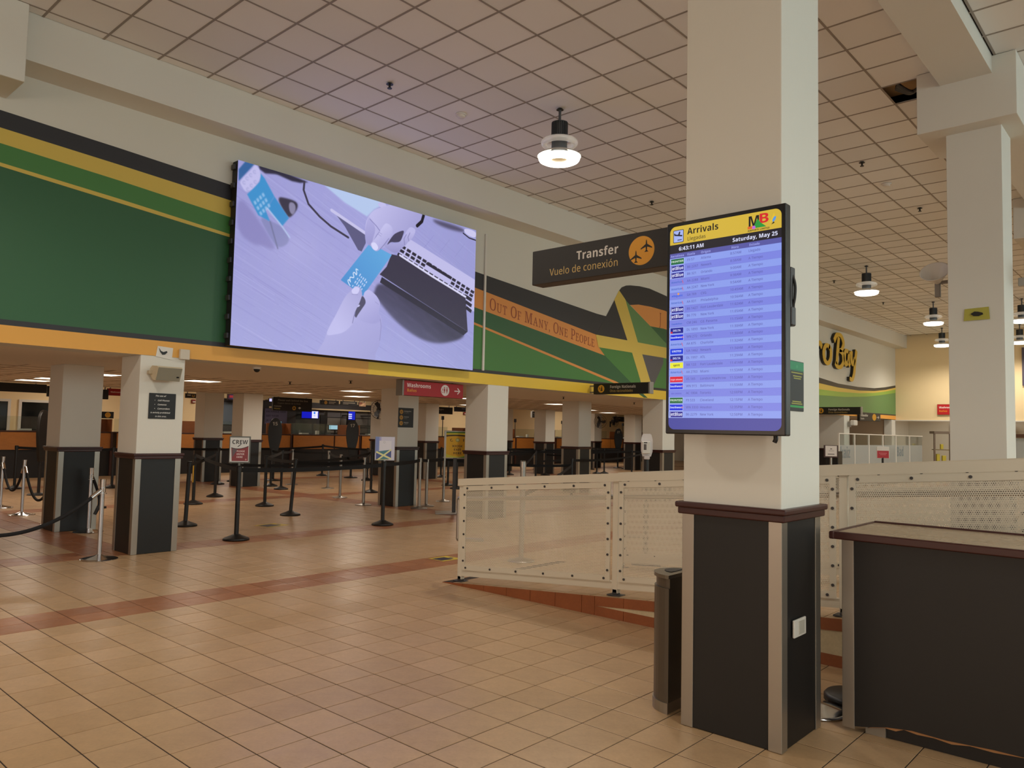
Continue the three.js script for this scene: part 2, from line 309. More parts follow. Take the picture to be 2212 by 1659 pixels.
vinyl('green_wave', [[25.8, 3.03], [28.49, 3.09], [30.78, 3.21], [32.48, 3.35], [34.55, 3.55], [34.55, 2.6], [29.67, 2.54], [25.8, 2.52]], V.sage, 1);
vinyl('black_line', [[-1, 2.67], [3.6, 2.66], [16.6, 2.675], [25.8, 2.55], [34.55, 2.62], [34.55, 2.57], [25.8, 2.5], [16.6, 2.62], [3.6, 2.6], [-1, 2.61]], V.black, 3);
vinyl('base_band', [[-1, 2.61], [3.9, 2.61], [7.3, 2.61], [7.3, 2.41], [-1, 2.41]], V.amber, 2);
vinyl('base_band', [[7.3, 2.61], [11, 2.61], [16.6, 2.63], [20, 2.58], [20, 2.41], [7.3, 2.41]], V.lemon, 2);
vinyl('base_band', [[20, 2.58], [25.87, 2.5], [34.55, 2.57], [34.55, 2.41], [20, 2.41]], film(0xf0a848), 2);
vinyl('green_tail', [[14.83, 2.62], [14.97, 2.57], [15.31, 2.42], [15.15, 2.42], [14.97, 2.48], [14.72, 2.6]], V.dark, 4);
{ // lettering of the motto, each word climbing down the gold band
  const red = film(0x9c4a2a);
  const g2 = []; let x = 0, start = true;
  for (const ch of 'OUT OF MANY, ONE PEOPLE') { if (ch === ' ') { x += 0.1; start = true; continue; } const g = text(ch, start ? 0.215 : 0.165, 0.001, serif); g.computeBoundingBox(); g.translate(x - g.boundingBox.min.x, 0, 0); x += g.boundingBox.max.x - g.boundingBox.min.x + 0.03; start = false; g2.push(g); }
  const k = 3.25 / x, m = merge(g2), P = m.attributes.position;
  for (let i = 0; i < P.count; i++) { const u = P.getX(i) * k; P.setXYZ(i, 9.97 + u, 3.775 + P.getY(i) - 0.118 * u, ZW + 0.0035 + P.getZ(i)); }
  mesh('motto_lettering', m, red, wl);
  const j = text('J', 0.27, 0.001, serif); j.scale(0.6, 1, 1).translate(15.8, 4.2, ZW + 0.0035); mesh('letter', j, red, wl);
}
{ // raised script letters of the town name near the far end, gold faces on black returns
  const faceM = std(0xdcb433, 0.4), sideM = std(0x2a241c, 0.5), brush = [];
  const letters = {
    o: [[[26.7, 4.68], [26.35, 4.72], [26.12, 4.5], [26.2, 4.22], [26.48, 4.12], [26.75, 4.3], [26.78, 4.58], [26.6, 4.72]]],
    g_tail: [[[25.5, 4.6], [25.75, 4.75], [25.95, 4.62]]],
    B: [[[27.55, 5.12], [27.42, 4.6], [27.35, 4.15]], [[27.1, 4.95], [27.35, 5.18], [27.8, 5.18], [28.02, 4.95], [27.85, 4.72], [27.55, 4.66]], [[27.6, 4.66], [27.95, 4.55], [28.0, 4.3], [27.75, 4.1], [27.4, 4.08], [27.2, 4.2]]],
    a: [[[28.6, 4.68], [28.25, 4.7], [28.12, 4.45], [28.25, 4.22], [28.5, 4.35]], [[28.62, 4.72], [28.55, 4.35], [28.68, 4.2]]],
    y: [[[28.85, 4.75], [28.85, 4.4], [29.0, 4.28], [29.2, 4.5]], [[29.38, 4.82], [29.22, 4.35], [29.1, 3.92], [28.9, 3.72], [28.65, 3.74]]],
  };
  const word = thing('wall_lettering', 'raised gold script letters with dark edges on the far wall, above the green waves', 'lettering', [0, 0, 0]);
  for (const strokes of Object.values(letters)) {
    const f = [], b = [];
    for (const s of strokes) {
      const c = new THREE.CatmullRomCurve3(s.map(([x, y]) => new THREE.Vector3(x, y, 0))), n = 24, L = [], R = [];
      for (let i = 0; i <= n; i++) { const p = c.getPoint(i / n), t = c.getTangent(i / n), w = 0.065 + 0.045 * Math.abs(t.y); L.push([p.x - t.y * w, p.y + t.x * w]); R.unshift([p.x + t.y * w, p.y - t.x * w]); }
      f.push(ext([...L, ...R], 0.012, 0, 0, ZW + 0.105)); b.push(ext([...L, ...R], 0.1, 0, 0, ZW + 0.005));
    }
    const o = mesh('letter', b, sideM, word); mesh('face', f, faceM, o);
  }
}
// ---------------------------------------------------------------- pillars
function pillar(x, z, label, top, w = 0.55, d = 0.56) {      // x: left face, z: front face
  const p = thing('pillar', label, 'pillar', [x + w / 2, 0, z - d / 2]), a = w / 2, b = d / 2;
  mesh('shaft', rbox(w, top - 1.19, d, 0, 1.19 + (top - 1.19) / 2, 0, 0.006), M.paint, p);
  mesh('cladding', rbox(w - 0.006, 1.15, d - 0.006, 0, 0.577, 0, 0.004), M.cladding, p);
  mesh('wood_moulding', [rbox(w + 0.07, 0.032, d + 0.07, 0, 1.198, 0, 0.01), rbox(w + 0.045, 0.04, d + 0.045, 0, 1.166, 0, 0.008)], M.mahogany, p);
  for (const [i, j] of [[-1, 1], [1, 1], [-1, -1], [1, -1]])
    put('corner_trim', merge([rbox(0.07, 1.148, 0.006, i * (a - 0.033), 0.576, j * b, 0.002), rbox(0.006, 1.148, 0.07, i * a, 0.576, j * (b - 0.033), 0.002)]), M.trim, p);
  return p;
}
pillar(3.85, -1.61, 'big cream pillar in the foreground carrying the arrivals screen, black clad base', 5.69, 0.52, 0.56);
pillar(3.885, -9.58, 'cream pillar with a loudspeaker and the black phone ban notice', 2.41);
pillar(9.98, -9.58, 'cream pillar behind the left end of the mesh fence, beside the red washroom sign', 2.41);
pillar(16.0, -9.58, 'cream pillar partly hidden by the arrivals screen, behind the hand sanitizer', 2.41);
pillar(28.38, -9.58, 'distant white pillar with a floodlight seen through the glass barrier', 2.41, 0.55, 1.3);
pillar(3.885, -12.22, 'grey lit pillar behind the chrome rope posts at far left', 2.41);
pillar(10.1, -12.22, 'pillar with the black sign of three yellow circles', 2.41);
pillar(16.2, -12.22, 'pillar seen over the mesh fence between the two black number pylons', 2.41);
pillar(10.12, -18.45, 'cream pillar just behind the crew sign', 2.41);
pillar(16.4, -18.45, 'slim far pillar right of the three circle sign pillar', 2.41);
pillar(22.4, -18.45, 'far pillar right of the pylon twenty three', 2.41);
pillar(28.5, -18.45, 'far pillar right of the pylon twenty seven', 2.41);
pillar(10.15, -20.6, 'cream pillar left of the crew sign, near the red wall beacon', 3.2);
pillar(16.3, -20.6, 'far pillar half hidden behind the three circle sign pillar, below the wall fan', 3.2);
pillar(22.4, -20.6, 'far pillar half hidden behind the pillar at the fence end', 3.2);
pillar(28.5, -20.6, 'far pillar holding two black fans', 3.2);
pillar(9.98, -1.63, 'tall tan pillar at the right with a yellow green glue sheet', 5.2, 0.55, 0.56);
pillar(16.1, -1.63, 'tall pillar mostly hidden behind the tan pillar at the right', 5.2, 0.55, 0.56);
pillar(34.0, -9.58, 'far corner pillar of bluish white below the cream wall', 2.39, 0.5, 0.3);

// ---------------------------------------------------------------- big picture wall screen
{
  const L = { topdark: [[124, -25], [481, 11], [421, 30], [361, 34], [263, 20], [244, 21], [178, 34], [140, 18]], cap: [[48, -6], [109, -9], [9, 125], [6, 55]], label: [[111, -8], [150, 33], [144, 94], [66, 191], [24, 147], [14, 124], [90, 32]], body: [[146, 42], [175, 65], [245, 160], [202, 244], [188, 255], [224, 321], [144, 300], [66, 191], [144, 94]], face: [[202, 244], [245, 160], [352, 271], [306, 333]], lower: [[144, 304], [224, 316], [306, 333], [362, 391], [350, 438], [283, 477], [229, 419]], darkobj: [[255, 157], [337, 150], [406, 156], [413, 194], [371, 257], [342, 272]], bag: [[4, 198], [126, 304], [234, 426], [275, 496], [161, 475], [134, 489], [6, 431]], cable: [[451, 15], [448, 69], [487, 150], [573, 212], [661, 257], [800, 302]], sheet: [[596, -2], [1111, -8], [1005, 66], [948, 127], [763, 75]], lidedge: [[662, 150], [936, 244]], lid: [[701, 174], [936, 250], [944, 311], [912, 375], [883, 371], [769, 233]], hand1: [[1005, 71], [1064, 38], [1162, 0], [1302, -3], [1434, 8], [1411, 95], [1353, 148], [1310, 218], [1286, 254], [1212, 323], [1150, 325], [1111, 297], [1040, 346], [985, 313], [938, 298], [939, 178], [960, 125]], gap1: [[1129, 284], [1164, 228], [1201, 190], [1269, 164], [1246, 211], [1196, 236]], crease: [[973, 151], [1059, 200], [1019, 258], [985, 313]], thumb: [[1094, 164], [1059, 210], [1008, 289], [991, 321], [1029, 348], [1064, 326], [1121, 237], [1156, 180]], strap: [[1454, 5], [1439, 53], [1395, 95]], darkr: [[1502, 8], [1876, 12], [1870, 51], [1615, 51]], mouse: [[1873, 7], [2006, 9], [2000, 63], [1923, 62], [1867, 41]], laptop: [[1169, 346], [1257, 344], [1903, 550], [1935, 806], [1071, 505], [1129, 441]], shadow: [[1071, 505], [1932, 810], [1848, 885], [1551, 947], [1232, 830], [992, 619]], edge: [[1244, 339], [1546, 436], [1903, 540]], space: [[1501, 340], [1757, 412], [1744, 432], [1488, 360]], card: [[979, 304], [1172, 350], [936, 674], [752, 596]], hand2: [[611, 1100], [668, 933], [708, 856], [790, 706], [843, 652], [876, 621], [916, 626], [927, 667], [909, 717], [872, 798], [885, 825], [917, 783], [961, 719], [936, 676], [946, 650], [981, 629], [1053, 663], [1081, 703], [1076, 771], [1098, 807], [1093, 982], [1035, 1100]], gap2: [[930, 677], [954, 692], [961, 719], [917, 783], [885, 826], [870, 803], [909, 717]], nail: [[843, 652], [876, 623], [905, 628], [889, 664], [850, 674]] };
  const picture = canvasTex(2000, 1100, (g) => {
    const path = (p, close = true) => { g.beginPath(); p.forEach(([x, y], i) => (i ? g.lineTo(x, y) : g.moveTo(x, y))); if (close) g.closePath(); };
    const soft = (p) => { g.beginPath(); const n = p.length; g.moveTo((p[n - 1][0] + p[0][0]) / 2, (p[n - 1][1] + p[0][1]) / 2); p.forEach((q, i) => { const r = p[(i + 1) % n]; g.quadraticCurveTo(q[0], q[1], (q[0] + r[0]) / 2, (q[1] + r[1]) / 2); }); g.closePath(); };
    const flow = (p) => { g.beginPath(); const n = p.length, q = (i) => p[(i + n) % n]; g.moveTo(...p[0]); for (let i = 0; i < n; i++) { const [a, b, c, d] = [q(i - 1), q(i), q(i + 1), q(i + 2)]; g.bezierCurveTo(b[0] + (c[0] - a[0]) / 6, b[1] + (c[1] - a[1]) / 6, c[0] - (d[0] - b[0]) / 6, c[1] - (d[1] - b[1]) / 6, c[0], c[1]); } g.closePath(); };
    const skin = (p, c0, c1, x0, y0, x1, y1) => { flow(p); const q = g.createLinearGradient(x0, y0, x1, y1); q.addColorStop(0, c0); q.addColorStop(1, c1); g.fillStyle = q; g.fill(); };
    const fill = (p, c, round) => { (round ? soft : path)(p); g.fillStyle = c; g.fill(); };
    const line = (p, w, c) => { path(p, false); g.lineWidth = w; g.strokeStyle = c; g.lineCap = g.lineJoin = 'round'; g.stroke(); };
    { const bg = g.createLinearGradient(0, 0, 2000, 500); bg.addColorStop(0, '#a09fd8'); bg.addColorStop(0.45, '#a7a6e0'); bg.addColorStop(1, '#9c9dd6'); g.fillStyle = bg; g.fillRect(0, 0, 2000, 1100); }
    for (let i = 0; i < 420; i++) { const x = rnd() * 2400 - 400, y = rnd() * 1300 - 150, l = 120 + rnd() * 420; line([[x, y], [x + l, y + l * 0.42]], 1 + rnd() * 7, `rgba(${rnd() > 0.5 ? '190,188,238' : '140,136,200'},${0.08 + rnd() * 0.2})`); }
    for (let k = 1; k < 4; k++) line([[1400 + k * 160, 130], [1300 + k * 160, 250]], 3, 'rgba(130,126,190,.35)');
    g.filter = 'blur(9px)'; fill(L.bag, '#8e8ac4', 1); { const sh = g.createLinearGradient(1350, 640, 1180, 960); sh.addColorStop(0, '#3f3c54'); sh.addColorStop(0.55, '#545172'); sh.addColorStop(1, 'rgba(130,128,190,.25)'); fill(L.shadow.concat([[1010, 700]]), sh, 1); } fill(L.darkr, '#55516f', 1); for (let i = 0; i < 60; i++) { const x = 1000 + rnd() * 800, y = 560 + rnd() * 340; line([[x, y], [x + 160, y + 70]], 2 + rnd() * 5, 'rgba(150,148,205,.16)'); } g.filter = 'blur(5px)';
    fill(L.topdark, '#2e2b3f'); fill(L.sheet, '#b9cdf2');
    fill(L.darkobj, '#3a3648', 1); fill(L.lower, '#8a8cc0', 1); g.filter = 'blur(3px)';
    fill(L.cap, '#35649f'); fill(L.body, '#3f93d0'); fill(L.face, '#3c8fce'); fill(L.label, '#c5c2f0', 1); line([[202, 244], [306, 333], [362, 391]], 9, '#b6c8ee'); line([[224, 321], [283, 477]], 7, '#6d7096');
    for (const [x, y] of [[44, 126], [62, 96], [84, 70], [108, 44], [70, 160], [92, 132], [116, 104]]) { g.strokeStyle = '#a5a6da'; g.lineWidth = 5; g.beginPath(); g.arc(x, y, 9, 0.6, 5.4); g.stroke(); }
    g.fillStyle = 'rgba(170,208,244,.75)'; for (let k = 0; k < 3; k++) for (let j = 0; j < 4; j++) fill([[108 + j * 17 + k * 20, 226 - j * 20 + k * 28], [120 + j * 17 + k * 20, 214 - j * 20 + k * 28], [132 + j * 17 + k * 20, 232 - j * 20 + k * 28], [120 + j * 17 + k * 20, 244 - j * 20 + k * 28]], 'rgba(176,206,244,.7)');
    fill([[345, 170], [385, 165], [400, 200], [380, 250], [352, 230]], '#8c88a8', 1);
    g.filter = 'blur(1.5px)';
    line(L.cable, 14, '#3c384c'); fill(L.lid, '#5f5d84'); line(L.lidedge, 22, '#cbc8f0');
    fill(L.laptop, '#3a364a'); fill([[1090, 520], [1935, 806], [1890, 840], [1075, 560]], '#2f2c3e');
    fill([[1240, 250], [1330, 205], [2010, 395], [2010, 640], [1930, 640], [1903, 550], [1244, 339]], '#c4c1ee');
    for (let r = 0; r < 3; r++) for (let k = 0; k < 15; k++) { const x = 1262 + k * 50 - r * 22 + (r > 0 ? 10 : 0), y = 262 + k * 15.2 + r * 30; if (r === 1 && k > 4 && k < 10) continue; fill([[x, y], [x + 36, y + 10], [x + 26, y + 30], [x - 10, y + 20]], '#2c293a'); }
    fill(L.space, '#2c293a'); for (let k = 0; k < 3; k++) fill([[1900 + k * 8, 520 + k * 44], [1975, 545 + k * 44], [1965, 570 + k * 44], [1890 + k * 8, 546 + k * 44]], '#2c293a');
    line(L.edge, 16, '#dedcfa'); fill(L.mouse, '#d0cdf5', 1); line([[1860, 52], [1925, 76], [2000, 80]], 9, '#1f1c2a');
    const cg = g.createLinearGradient(1070, 320, 850, 640); cg.addColorStop(0, '#63aae2'); cg.addColorStop(1, '#4f93d6'); fill(L.card, cg);
    g.save(); g.translate(806, 606); g.rotate(-0.98); g.strokeStyle = '#dfe9ff'; g.lineWidth = 7; g.beginPath(); g.moveTo(0, 26); g.bezierCurveTo(10, -22, 34, -10, 22, 14); g.bezierCurveTo(60, -40, 50, 40, 74, 8); g.bezierCurveTo(84, -14, 104, -4, 92, 20); g.bezierCurveTo(110, 30, 124, -30, 128, 12); g.stroke(); g.fillStyle = '#c5d6fb'; for (let k = 0; k < 5; k++) for (let j = 0; j < 4; j++) g.fillRect(6 + j * 32, 40 + k * 17, 14 + ((j * 7 + k * 5) % 13), 8); g.restore();
    fill([[1020, 20], [1080, -8], [1120, 14], [1090, 50]], '#c6c3f2', 1);
    // upper hand: back of the hand, curled fingers below, thumb on the card
    skin([[1005, 71], [1064, 38], [1162, -6], [1302, -10], [1434, 4], [1411, 95], [1353, 148], [1250, 175], [1180, 240], [1120, 300], [1040, 330], [960, 310], [938, 250], [939, 178], [960, 125]], '#c6c3f1', '#a3a0d6', 1000, 40, 1330, 260);
    skin([[1330, 120], [1380, 130], [1356, 190], [1320, 225], [1292, 258], [1256, 290], [1222, 322], [1182, 330], [1140, 318], [1104, 296], [1130, 262], [1170, 268], [1210, 262], [1250, 226], [1280, 180]], '#bebbec', '#9794cb', 1220, 180, 1250, 330);
    flow([[1129, 284], [1164, 228], [1201, 190], [1269, 158], [1262, 200], [1240, 240], [1196, 256], [1160, 262]]); g.fillStyle = '#46425e'; g.fill();
    line([[1296, 180], [1276, 214], [1284, 258]], 5, '#8582b8'); line([[1330, 160], [1312, 196], [1322, 222]], 5, '#8582b8');
    skin([[962, 130], [1000, 160], [1020, 200], [1006, 260], [990, 318], [958, 312], [938, 280], [938, 210]], '#b4b1e6', '#9c99d0', 940, 150, 1010, 320);
    line([[973, 140], [1030, 176], [1062, 204]], 6, '#8b88c0'); line([[1062, 204], [1034, 240], [1012, 280]], 5, '#8b88c0');
    skin([[1110, 140], [1160, 150], [1172, 190], [1140, 240], [1100, 290], [1066, 330], [1034, 350], [1000, 336], [986, 310], [1008, 280], [1044, 232], [1072, 186]], '#cbc8f4', '#aeabdf', 1040, 200, 1130, 300);
    line([[1140, 240], [1100, 292], [1066, 332]], 5, '#8582b8');
    flow([[992, 306], [1016, 292], [1040, 304], [1050, 326], [1034, 344], [1006, 338]]); g.fillStyle = '#dddbff'; g.fill();
    line([[1050, 214], [1080, 222]], 3, '#9a97cc'); line([[1044, 228], [1074, 238]], 3, '#9a97cc');
    line(L.strap, 24, '#191622');
    // lower hand: back of the hand, thumb with nail, bent forefinger
    skin([[600, 1110], [640, 1010], [668, 933], [708, 856], [790, 750], [860, 800], [940, 800], [1060, 780], [1098, 807], [1100, 900], [1090, 985], [1060, 1050], [1030, 1110], [800, 1120]], '#b9b6ea', '#a19ed6', 760, 760, 960, 1100);
    skin([[946, 650], [981, 626], [1020, 640], [1056, 664], [1082, 706], [1076, 772], [1092, 820], [1040, 850], [960, 850], [890, 830], [900, 796], [940, 752], [962, 719], [944, 690]], '#c2bff0', '#a5a2da', 960, 640, 1070, 820);
    flow([[928, 678], [950, 690], [958, 720], [930, 764], [900, 806], [884, 828], [868, 802], [890, 760], [912, 716]]); g.fillStyle = '#514d6a'; g.fill();
    fill([[885, 745], [915, 735], [912, 750], [882, 762]], '#c9c6f2', 1);
    skin([[660, 960], [716, 846], [790, 706], [836, 656], [876, 618], [910, 624], [928, 664], [912, 716], [876, 794], [868, 860], [800, 930], [720, 960]], '#c3c0f0', '#b0addf', 700, 840, 920, 700);
    flow([[842, 650], [874, 622], [904, 628], [894, 662], [858, 676]]); g.fillStyle = '#d4d1fb'; g.fill(); line([[846, 676], [892, 672]], 4, '#9794ca');
    line([[876, 794], [866, 830], [858, 868]], 6, '#8582b8'); line([[1088, 815], [1098, 860], [1090, 960]], 5, '#8f8cc4'); line([[1040, 700], [1070, 714]], 3, '#918ec6');
  });
  const s = thing('video_wall', 'giant screen showing hands with a blue card over a laptop, on the green wall', 'screen', [0, 0, 0]);
  mesh('cabinet', rbox(4.46, 2.46, 0.14, 7.166, 3.849, -9.485, 0.008), std(0x17161a, 0.6), s);
  const f = new THREE.PlaneGeometry(4.47, 2.46).translate(7.167, 3.849, -9.405);
  mesh('picture', f, screenMat(picture, 0.94), s);
  for (let i = 0; i < 10; i++) put('bracket', rbox(0.03, 0.07, 0.09, 4.925, 2.75 + i * 0.25, -9.5, 0.006), M.darkMetal, s);
  const light = new THREE.RectAreaLight(0xa8a4e6, 0.25, 4.4, 2.4); light.position.set(7.167, 3.849, -9.36); light.lookAt(7.167, 3.849, 0); s.add(light);
}
// ---------------------------------------------------------------- arrivals screen on the foreground pillar
{
  const rows = [['F9', 'F9 57', 'Atlanta', '8:57AM', 'Llegado'], ['B6', 'B6 2257', 'Newark', '8:58AM'], ['B6', 'B6 321', 'Orlando', '9:00AM'], ['AA', 'AA 2288', 'Miami', '9:36AM'], ['AA', 'AA 2247', 'New York', '9:54AM'], ['G4', 'G4 789', 'CVG', '10:45AM'], ['AA', 'AA 831', 'Philadelphia', '10:56AM'], ['B6', 'B6 1427', 'Fort Lauderdale', '11:02AM'], ['B6', 'B6 779', 'New York', '11:05AM'], ['CM', 'CM 246', 'Cd. Panama', '11:15AM'], ['DL', 'DL 1893', 'New York', '11:30AM'], ['WN', 'WN 272', 'Orlando', '11:30AM'], ['AA', 'AA 875', 'Charlotte', '11:32AM'], ['UA', 'UA 1462', 'Newark', '11:34AM'], ['DL', 'DL 1997', 'ATL', '11:39AM'], ['NK', 'NK 133', 'Fort Lauderdale', '11:41AM'], ['AA', 'AA 2783', 'Miami', '11:53AM'], ['VS', 'VS 165', 'London Heathrow', '11:53AM'], ['WN', 'WN 915', 'Baltimore', '11:53AM'], ['AC', 'AC 1804', 'Toronto', '12:00PM'], ['F9', 'F9 533', 'Cleveland', '12:15PM'], ['WN', 'WN 3333', 'Houston', '12:35PM'], ['B6', 'B6 2279', 'New York', '12:50PM']];
  const logo = { F9: ['#1c6a3c', '#d8ecd8', 'FRONTIER'], B6: ['#1c1a8c', '#e6e8ff', 'jetBlue'], DL: ['#1a2290', '#d8dcff', 'DELTA'], WN: ['#0a2ae0', '#e0e6ff', 'Southwest'], UA: ['#0a3ae0', '#e0e6ff', 'UNITED'], NK: ['#f0ee3a', '#20201a', 'spirit'], VS: ['#e0203c', '#ffd6dc', 'virgin atlantic'], AA: [null, '#4a6ac8', 'American'], G4: [null, '#2a5ae0', 'allegiant'], CM: [null, '#2a5ac8', 'CopaAirlines'], AC: [null, '#5a5ac8', 'AIR CANADA'] };
  const t = canvasTex(1120, 2000, (g, w, h) => {
    g.fillStyle = '#08080a'; g.fillRect(0, 0, w, h);
    const x0 = 26, x1 = 1094, top = 30, Y = (f) => f * h;
    const rr = (x, y, a, b, r) => { g.beginPath(); g.roundRect(x, y, a, b, r); };
    g.save(); rr(x0, top, x1 - x0, h - 62, 60); g.clip();
    g.fillStyle = '#d8b63e'; g.fillRect(x0, top, w, Y(0.103)); g.fillStyle = '#201d26'; g.fillRect(x0, Y(0.103), w, Y(0.042));
    g.fillStyle = '#5a5aa6'; g.fillRect(x0, Y(0.145), w, Y(0.024));
    const rh = (Y(0.93) - Y(0.168)) / 23;
    for (let i = 0; i < 23; i++) { g.fillStyle = i % 2 ? '#7f88e6' : '#8fa2f2'; g.fillRect(x0, Y(0.168) + i * rh, w, rh + 1); g.fillStyle = 'rgba(90,100,190,.5)'; g.fillRect(x0, Y(0.168) + i * rh, w, 2); }
    g.fillStyle = '#474ba0'; g.fillRect(x0, Y(0.93), w, h);
    g.restore();
    g.fillStyle = '#14121c'; rr(60, 66, 108, 122, 10); g.fill(); g.fillStyle = '#a9b8f6'; rr(65, 71, 98, 112, 7); g.fill();
    g.fillStyle = '#1a1820'; g.save(); g.translate(112, 118); g.rotate(0.2); g.fillRect(-42, -6, 84, 13); g.beginPath(); g.moveTo(-4, 0); g.lineTo(2, -36); g.lineTo(14, -36); g.lineTo(14, 0); g.fill(); g.beginPath(); g.moveTo(-44, 0); g.lineTo(-46, -16); g.lineTo(-36, -14); g.lineTo(-30, 0); g.fill(); g.restore(); g.fillRect(104, 160, 44, 7);
    g.fillStyle = '#1f1b14'; g.font = 'bold 84px sans-serif'; g.fillText('Arrivals', 205, 124); g.font = '48px sans-serif'; g.fillText('Llegadas', 205, 184);
    // airport emblem: coloured letters with a brush
    g.font = 'bold 128px sans-serif'; g.fillStyle = '#17181a'; g.fillText('M', 790, 150); g.fillStyle = '#d8262c'; g.save(); g.translate(886, 136); g.scale(1.25, 0.92); g.fillText('B', 0, 0); g.restore(); g.fillStyle = '#e6c23a'; g.beginPath(); g.moveTo(985, 150); g.lineTo(1030, 60); g.lineTo(1040, 120); g.fill();
    g.fillStyle = '#2a9a3c'; g.beginPath(); g.moveTo(880, 90); g.lineTo(840, 172); g.lineTo(960, 172); g.lineTo(910, 130); g.fill(); g.fillStyle = '#e0662a'; g.fillRect(792, 150, 40, 24); g.fillStyle = '#c46ad8'; g.beginPath(); g.arc(848, 164, 16, 0, 7); g.fill(); g.fillStyle = '#5a9ae6'; g.beginPath(); g.ellipse(1030, 118, 12, 26, 0.5, 0, 7); g.fill(); g.fillStyle = '#1a1a1c'; g.beginPath(); g.moveTo(1004, 164); g.lineTo(1024, 140); g.lineTo(1034, 152); g.fill();
    g.font = 'bold 22px sans-serif'; g.fillStyle = '#1a1a1c'; g.fillText('AIRPORTS LIMITED', 792, 196);
    g.fillStyle = '#e4e6ff'; g.font = 'bold 50px sans-serif'; g.fillText('6:43:11 AM', 118, 268); g.textAlign = 'right'; g.fillText('Saturday, May 25', 1062, 266); g.textAlign = 'left';
    g.fillStyle = '#9fa6ee'; g.font = 'bold 30px sans-serif'; [['Aerolínea', 34], ['Vuelo', 205], ['Origen', 345], ['Hora', 640], ['Estado', 806]].forEach(([s, x]) => g.fillText(s, x, Y(0.163)));
    rows.forEach(([c, fl, city, time, st], i) => {
      const y = Y(0.168) + i * rh, [bg, fg, nm] = logo[c];
      if (bg) { g.fillStyle = 'rgba(180,195,255,.8)'; g.fillRect(30, y + 3, 148, rh - 4); g.fillStyle = bg; g.fillRect(38, y + 8, 134, rh - 14); }
      g.fillStyle = fg; g.font = `bold ${c === 'B6' ? 44 : nm.length > 9 ? 18 : 27}px sans-serif`; g.textAlign = 'center'; g.fillText(nm, 105, y + rh / 2 + (c === 'B6' ? 14 : 9), 128); g.textAlign = 'left';
      if (c === 'DL') { g.fillStyle = '#e02a3a'; g.fillRect(40, y + rh - 24, 20, 16); } if (c === 'AA') { g.strokeStyle = '#e0607a'; g.lineWidth = 5; g.beginPath(); g.moveTo(156, y + 18); g.lineTo(168, y + 52); g.stroke(); } if (c === 'G4') { g.fillStyle = '#f0a45a'; g.beginPath(); g.arc(118, y + 16, 10, 0, 7); g.fill(); } if (c === 'WN') { g.fillStyle = '#e0507a'; g.fillRect(162, y + 28, 10, 12); }
      g.fillStyle = '#5557a4'; g.font = '31px sans-serif'; g.fillText(fl, 205, y + rh / 2 + 10); g.fillText(city, 345, y + rh / 2 + 10); g.fillText(time, 630, y + rh / 2 + 10); g.fillText(st ?? 'A Tiempo', 800, y + rh / 2 + 10);
    });
  });
  const s = thing('arrivals_screen', 'tall flight arrivals screen with yellow header on the foreground pillar', 'screen', [3.705, 2.168, -1.866], -Math.PI / 2);
  mesh('housing', rbox(0.676, 1.166, 0.06, 0, 0, -0.032, 0.008), std(0x0c0c0e, 0.35), s);
  mesh('display', new THREE.PlaneGeometry(0.664, 1.154).translate(0, 0, 0.0005), screenMat(t, 0.95), s);
  mesh('mount', [rbox(0.3, 0.4, 0.085, 0, 0, -0.1, 0.006), rbox(0.03, 0.22, 0.05, 0.325, 0.16, -0.09, 0.006), rbox(0.05, 0.1, 0.05, 0.32, 0.02, -0.09, 0.01)], M.darkMetal, s);
  mesh('cable', tube([[0.3, 0.3, -0.08], [0.345, 0.2, -0.09], [0.35, 0.12, -0.085], [0.325, 0.02, -0.09]], 0.007), M.black, s);
  mesh('cable', tube([[0.26, -0.57, -0.06], [0.262, -0.6, -0.06], [0.255, -0.615, -0.06]], 0.012, 8), M.black, s);
}
// ---------------------------------------------------------------- signs
const ARROW = (g, x, y, s, c) => { g.strokeStyle = c; g.lineWidth = s * 0.28; g.lineCap = 'butt'; g.beginPath(); g.moveTo(x - s, y); g.lineTo(x + s * 0.7, y); g.stroke(); g.beginPath(); g.moveTo(x + s * 0.05, y - s * 0.75); g.lineTo(x + s * 0.85, y); g.lineTo(x + s * 0.05, y + s * 0.75); g.stroke(); };
const PLANE = (g, x, y, s, c) => { g.fillStyle = c; g.save(); g.translate(x, y); g.scale(s, s); g.beginPath(); g.ellipse(0, 0, 0.11, 0.8, 0, 0, 7); g.fill(); g.beginPath(); g.moveTo(0, -0.3); g.lineTo(0.85, 0.28); g.lineTo(0.85, 0.42); g.lineTo(0, 0.12); g.lineTo(-0.85, 0.42); g.lineTo(-0.85, 0.28); g.fill(); g.beginPath(); g.moveTo(0, 0.5); g.lineTo(0.3, 0.82); g.lineTo(-0.3, 0.82); g.fill(); g.restore(); };
const DISC = (g, x, y, r, c) => { g.fillStyle = c; g.beginPath(); g.arc(x, y, r, 0, 7); g.fill(); };
const OFFICER = (g, x, y, s, c) => { DISC(g, x + 0.25 * s, y - 0.45 * s, 0.16 * s, c); g.fillStyle = c; g.fillRect(x + 0.08 * s, y - 0.26 * s, 0.34 * s, 0.5 * s); g.fillRect(x - 0.1 * s, y + 0.26 * s, 0.6 * s, 0.3 * s); DISC(g, x - 0.4 * s, y - 0.3 * s, 0.1 * s, c); g.fillRect(x - 0.48 * s, y - 0.18 * s, 0.14 * s, 0.34 * s); g.fillRect(x - 0.48 * s, y + 0.0 * s, 0.5 * s, 0.09 * s); };
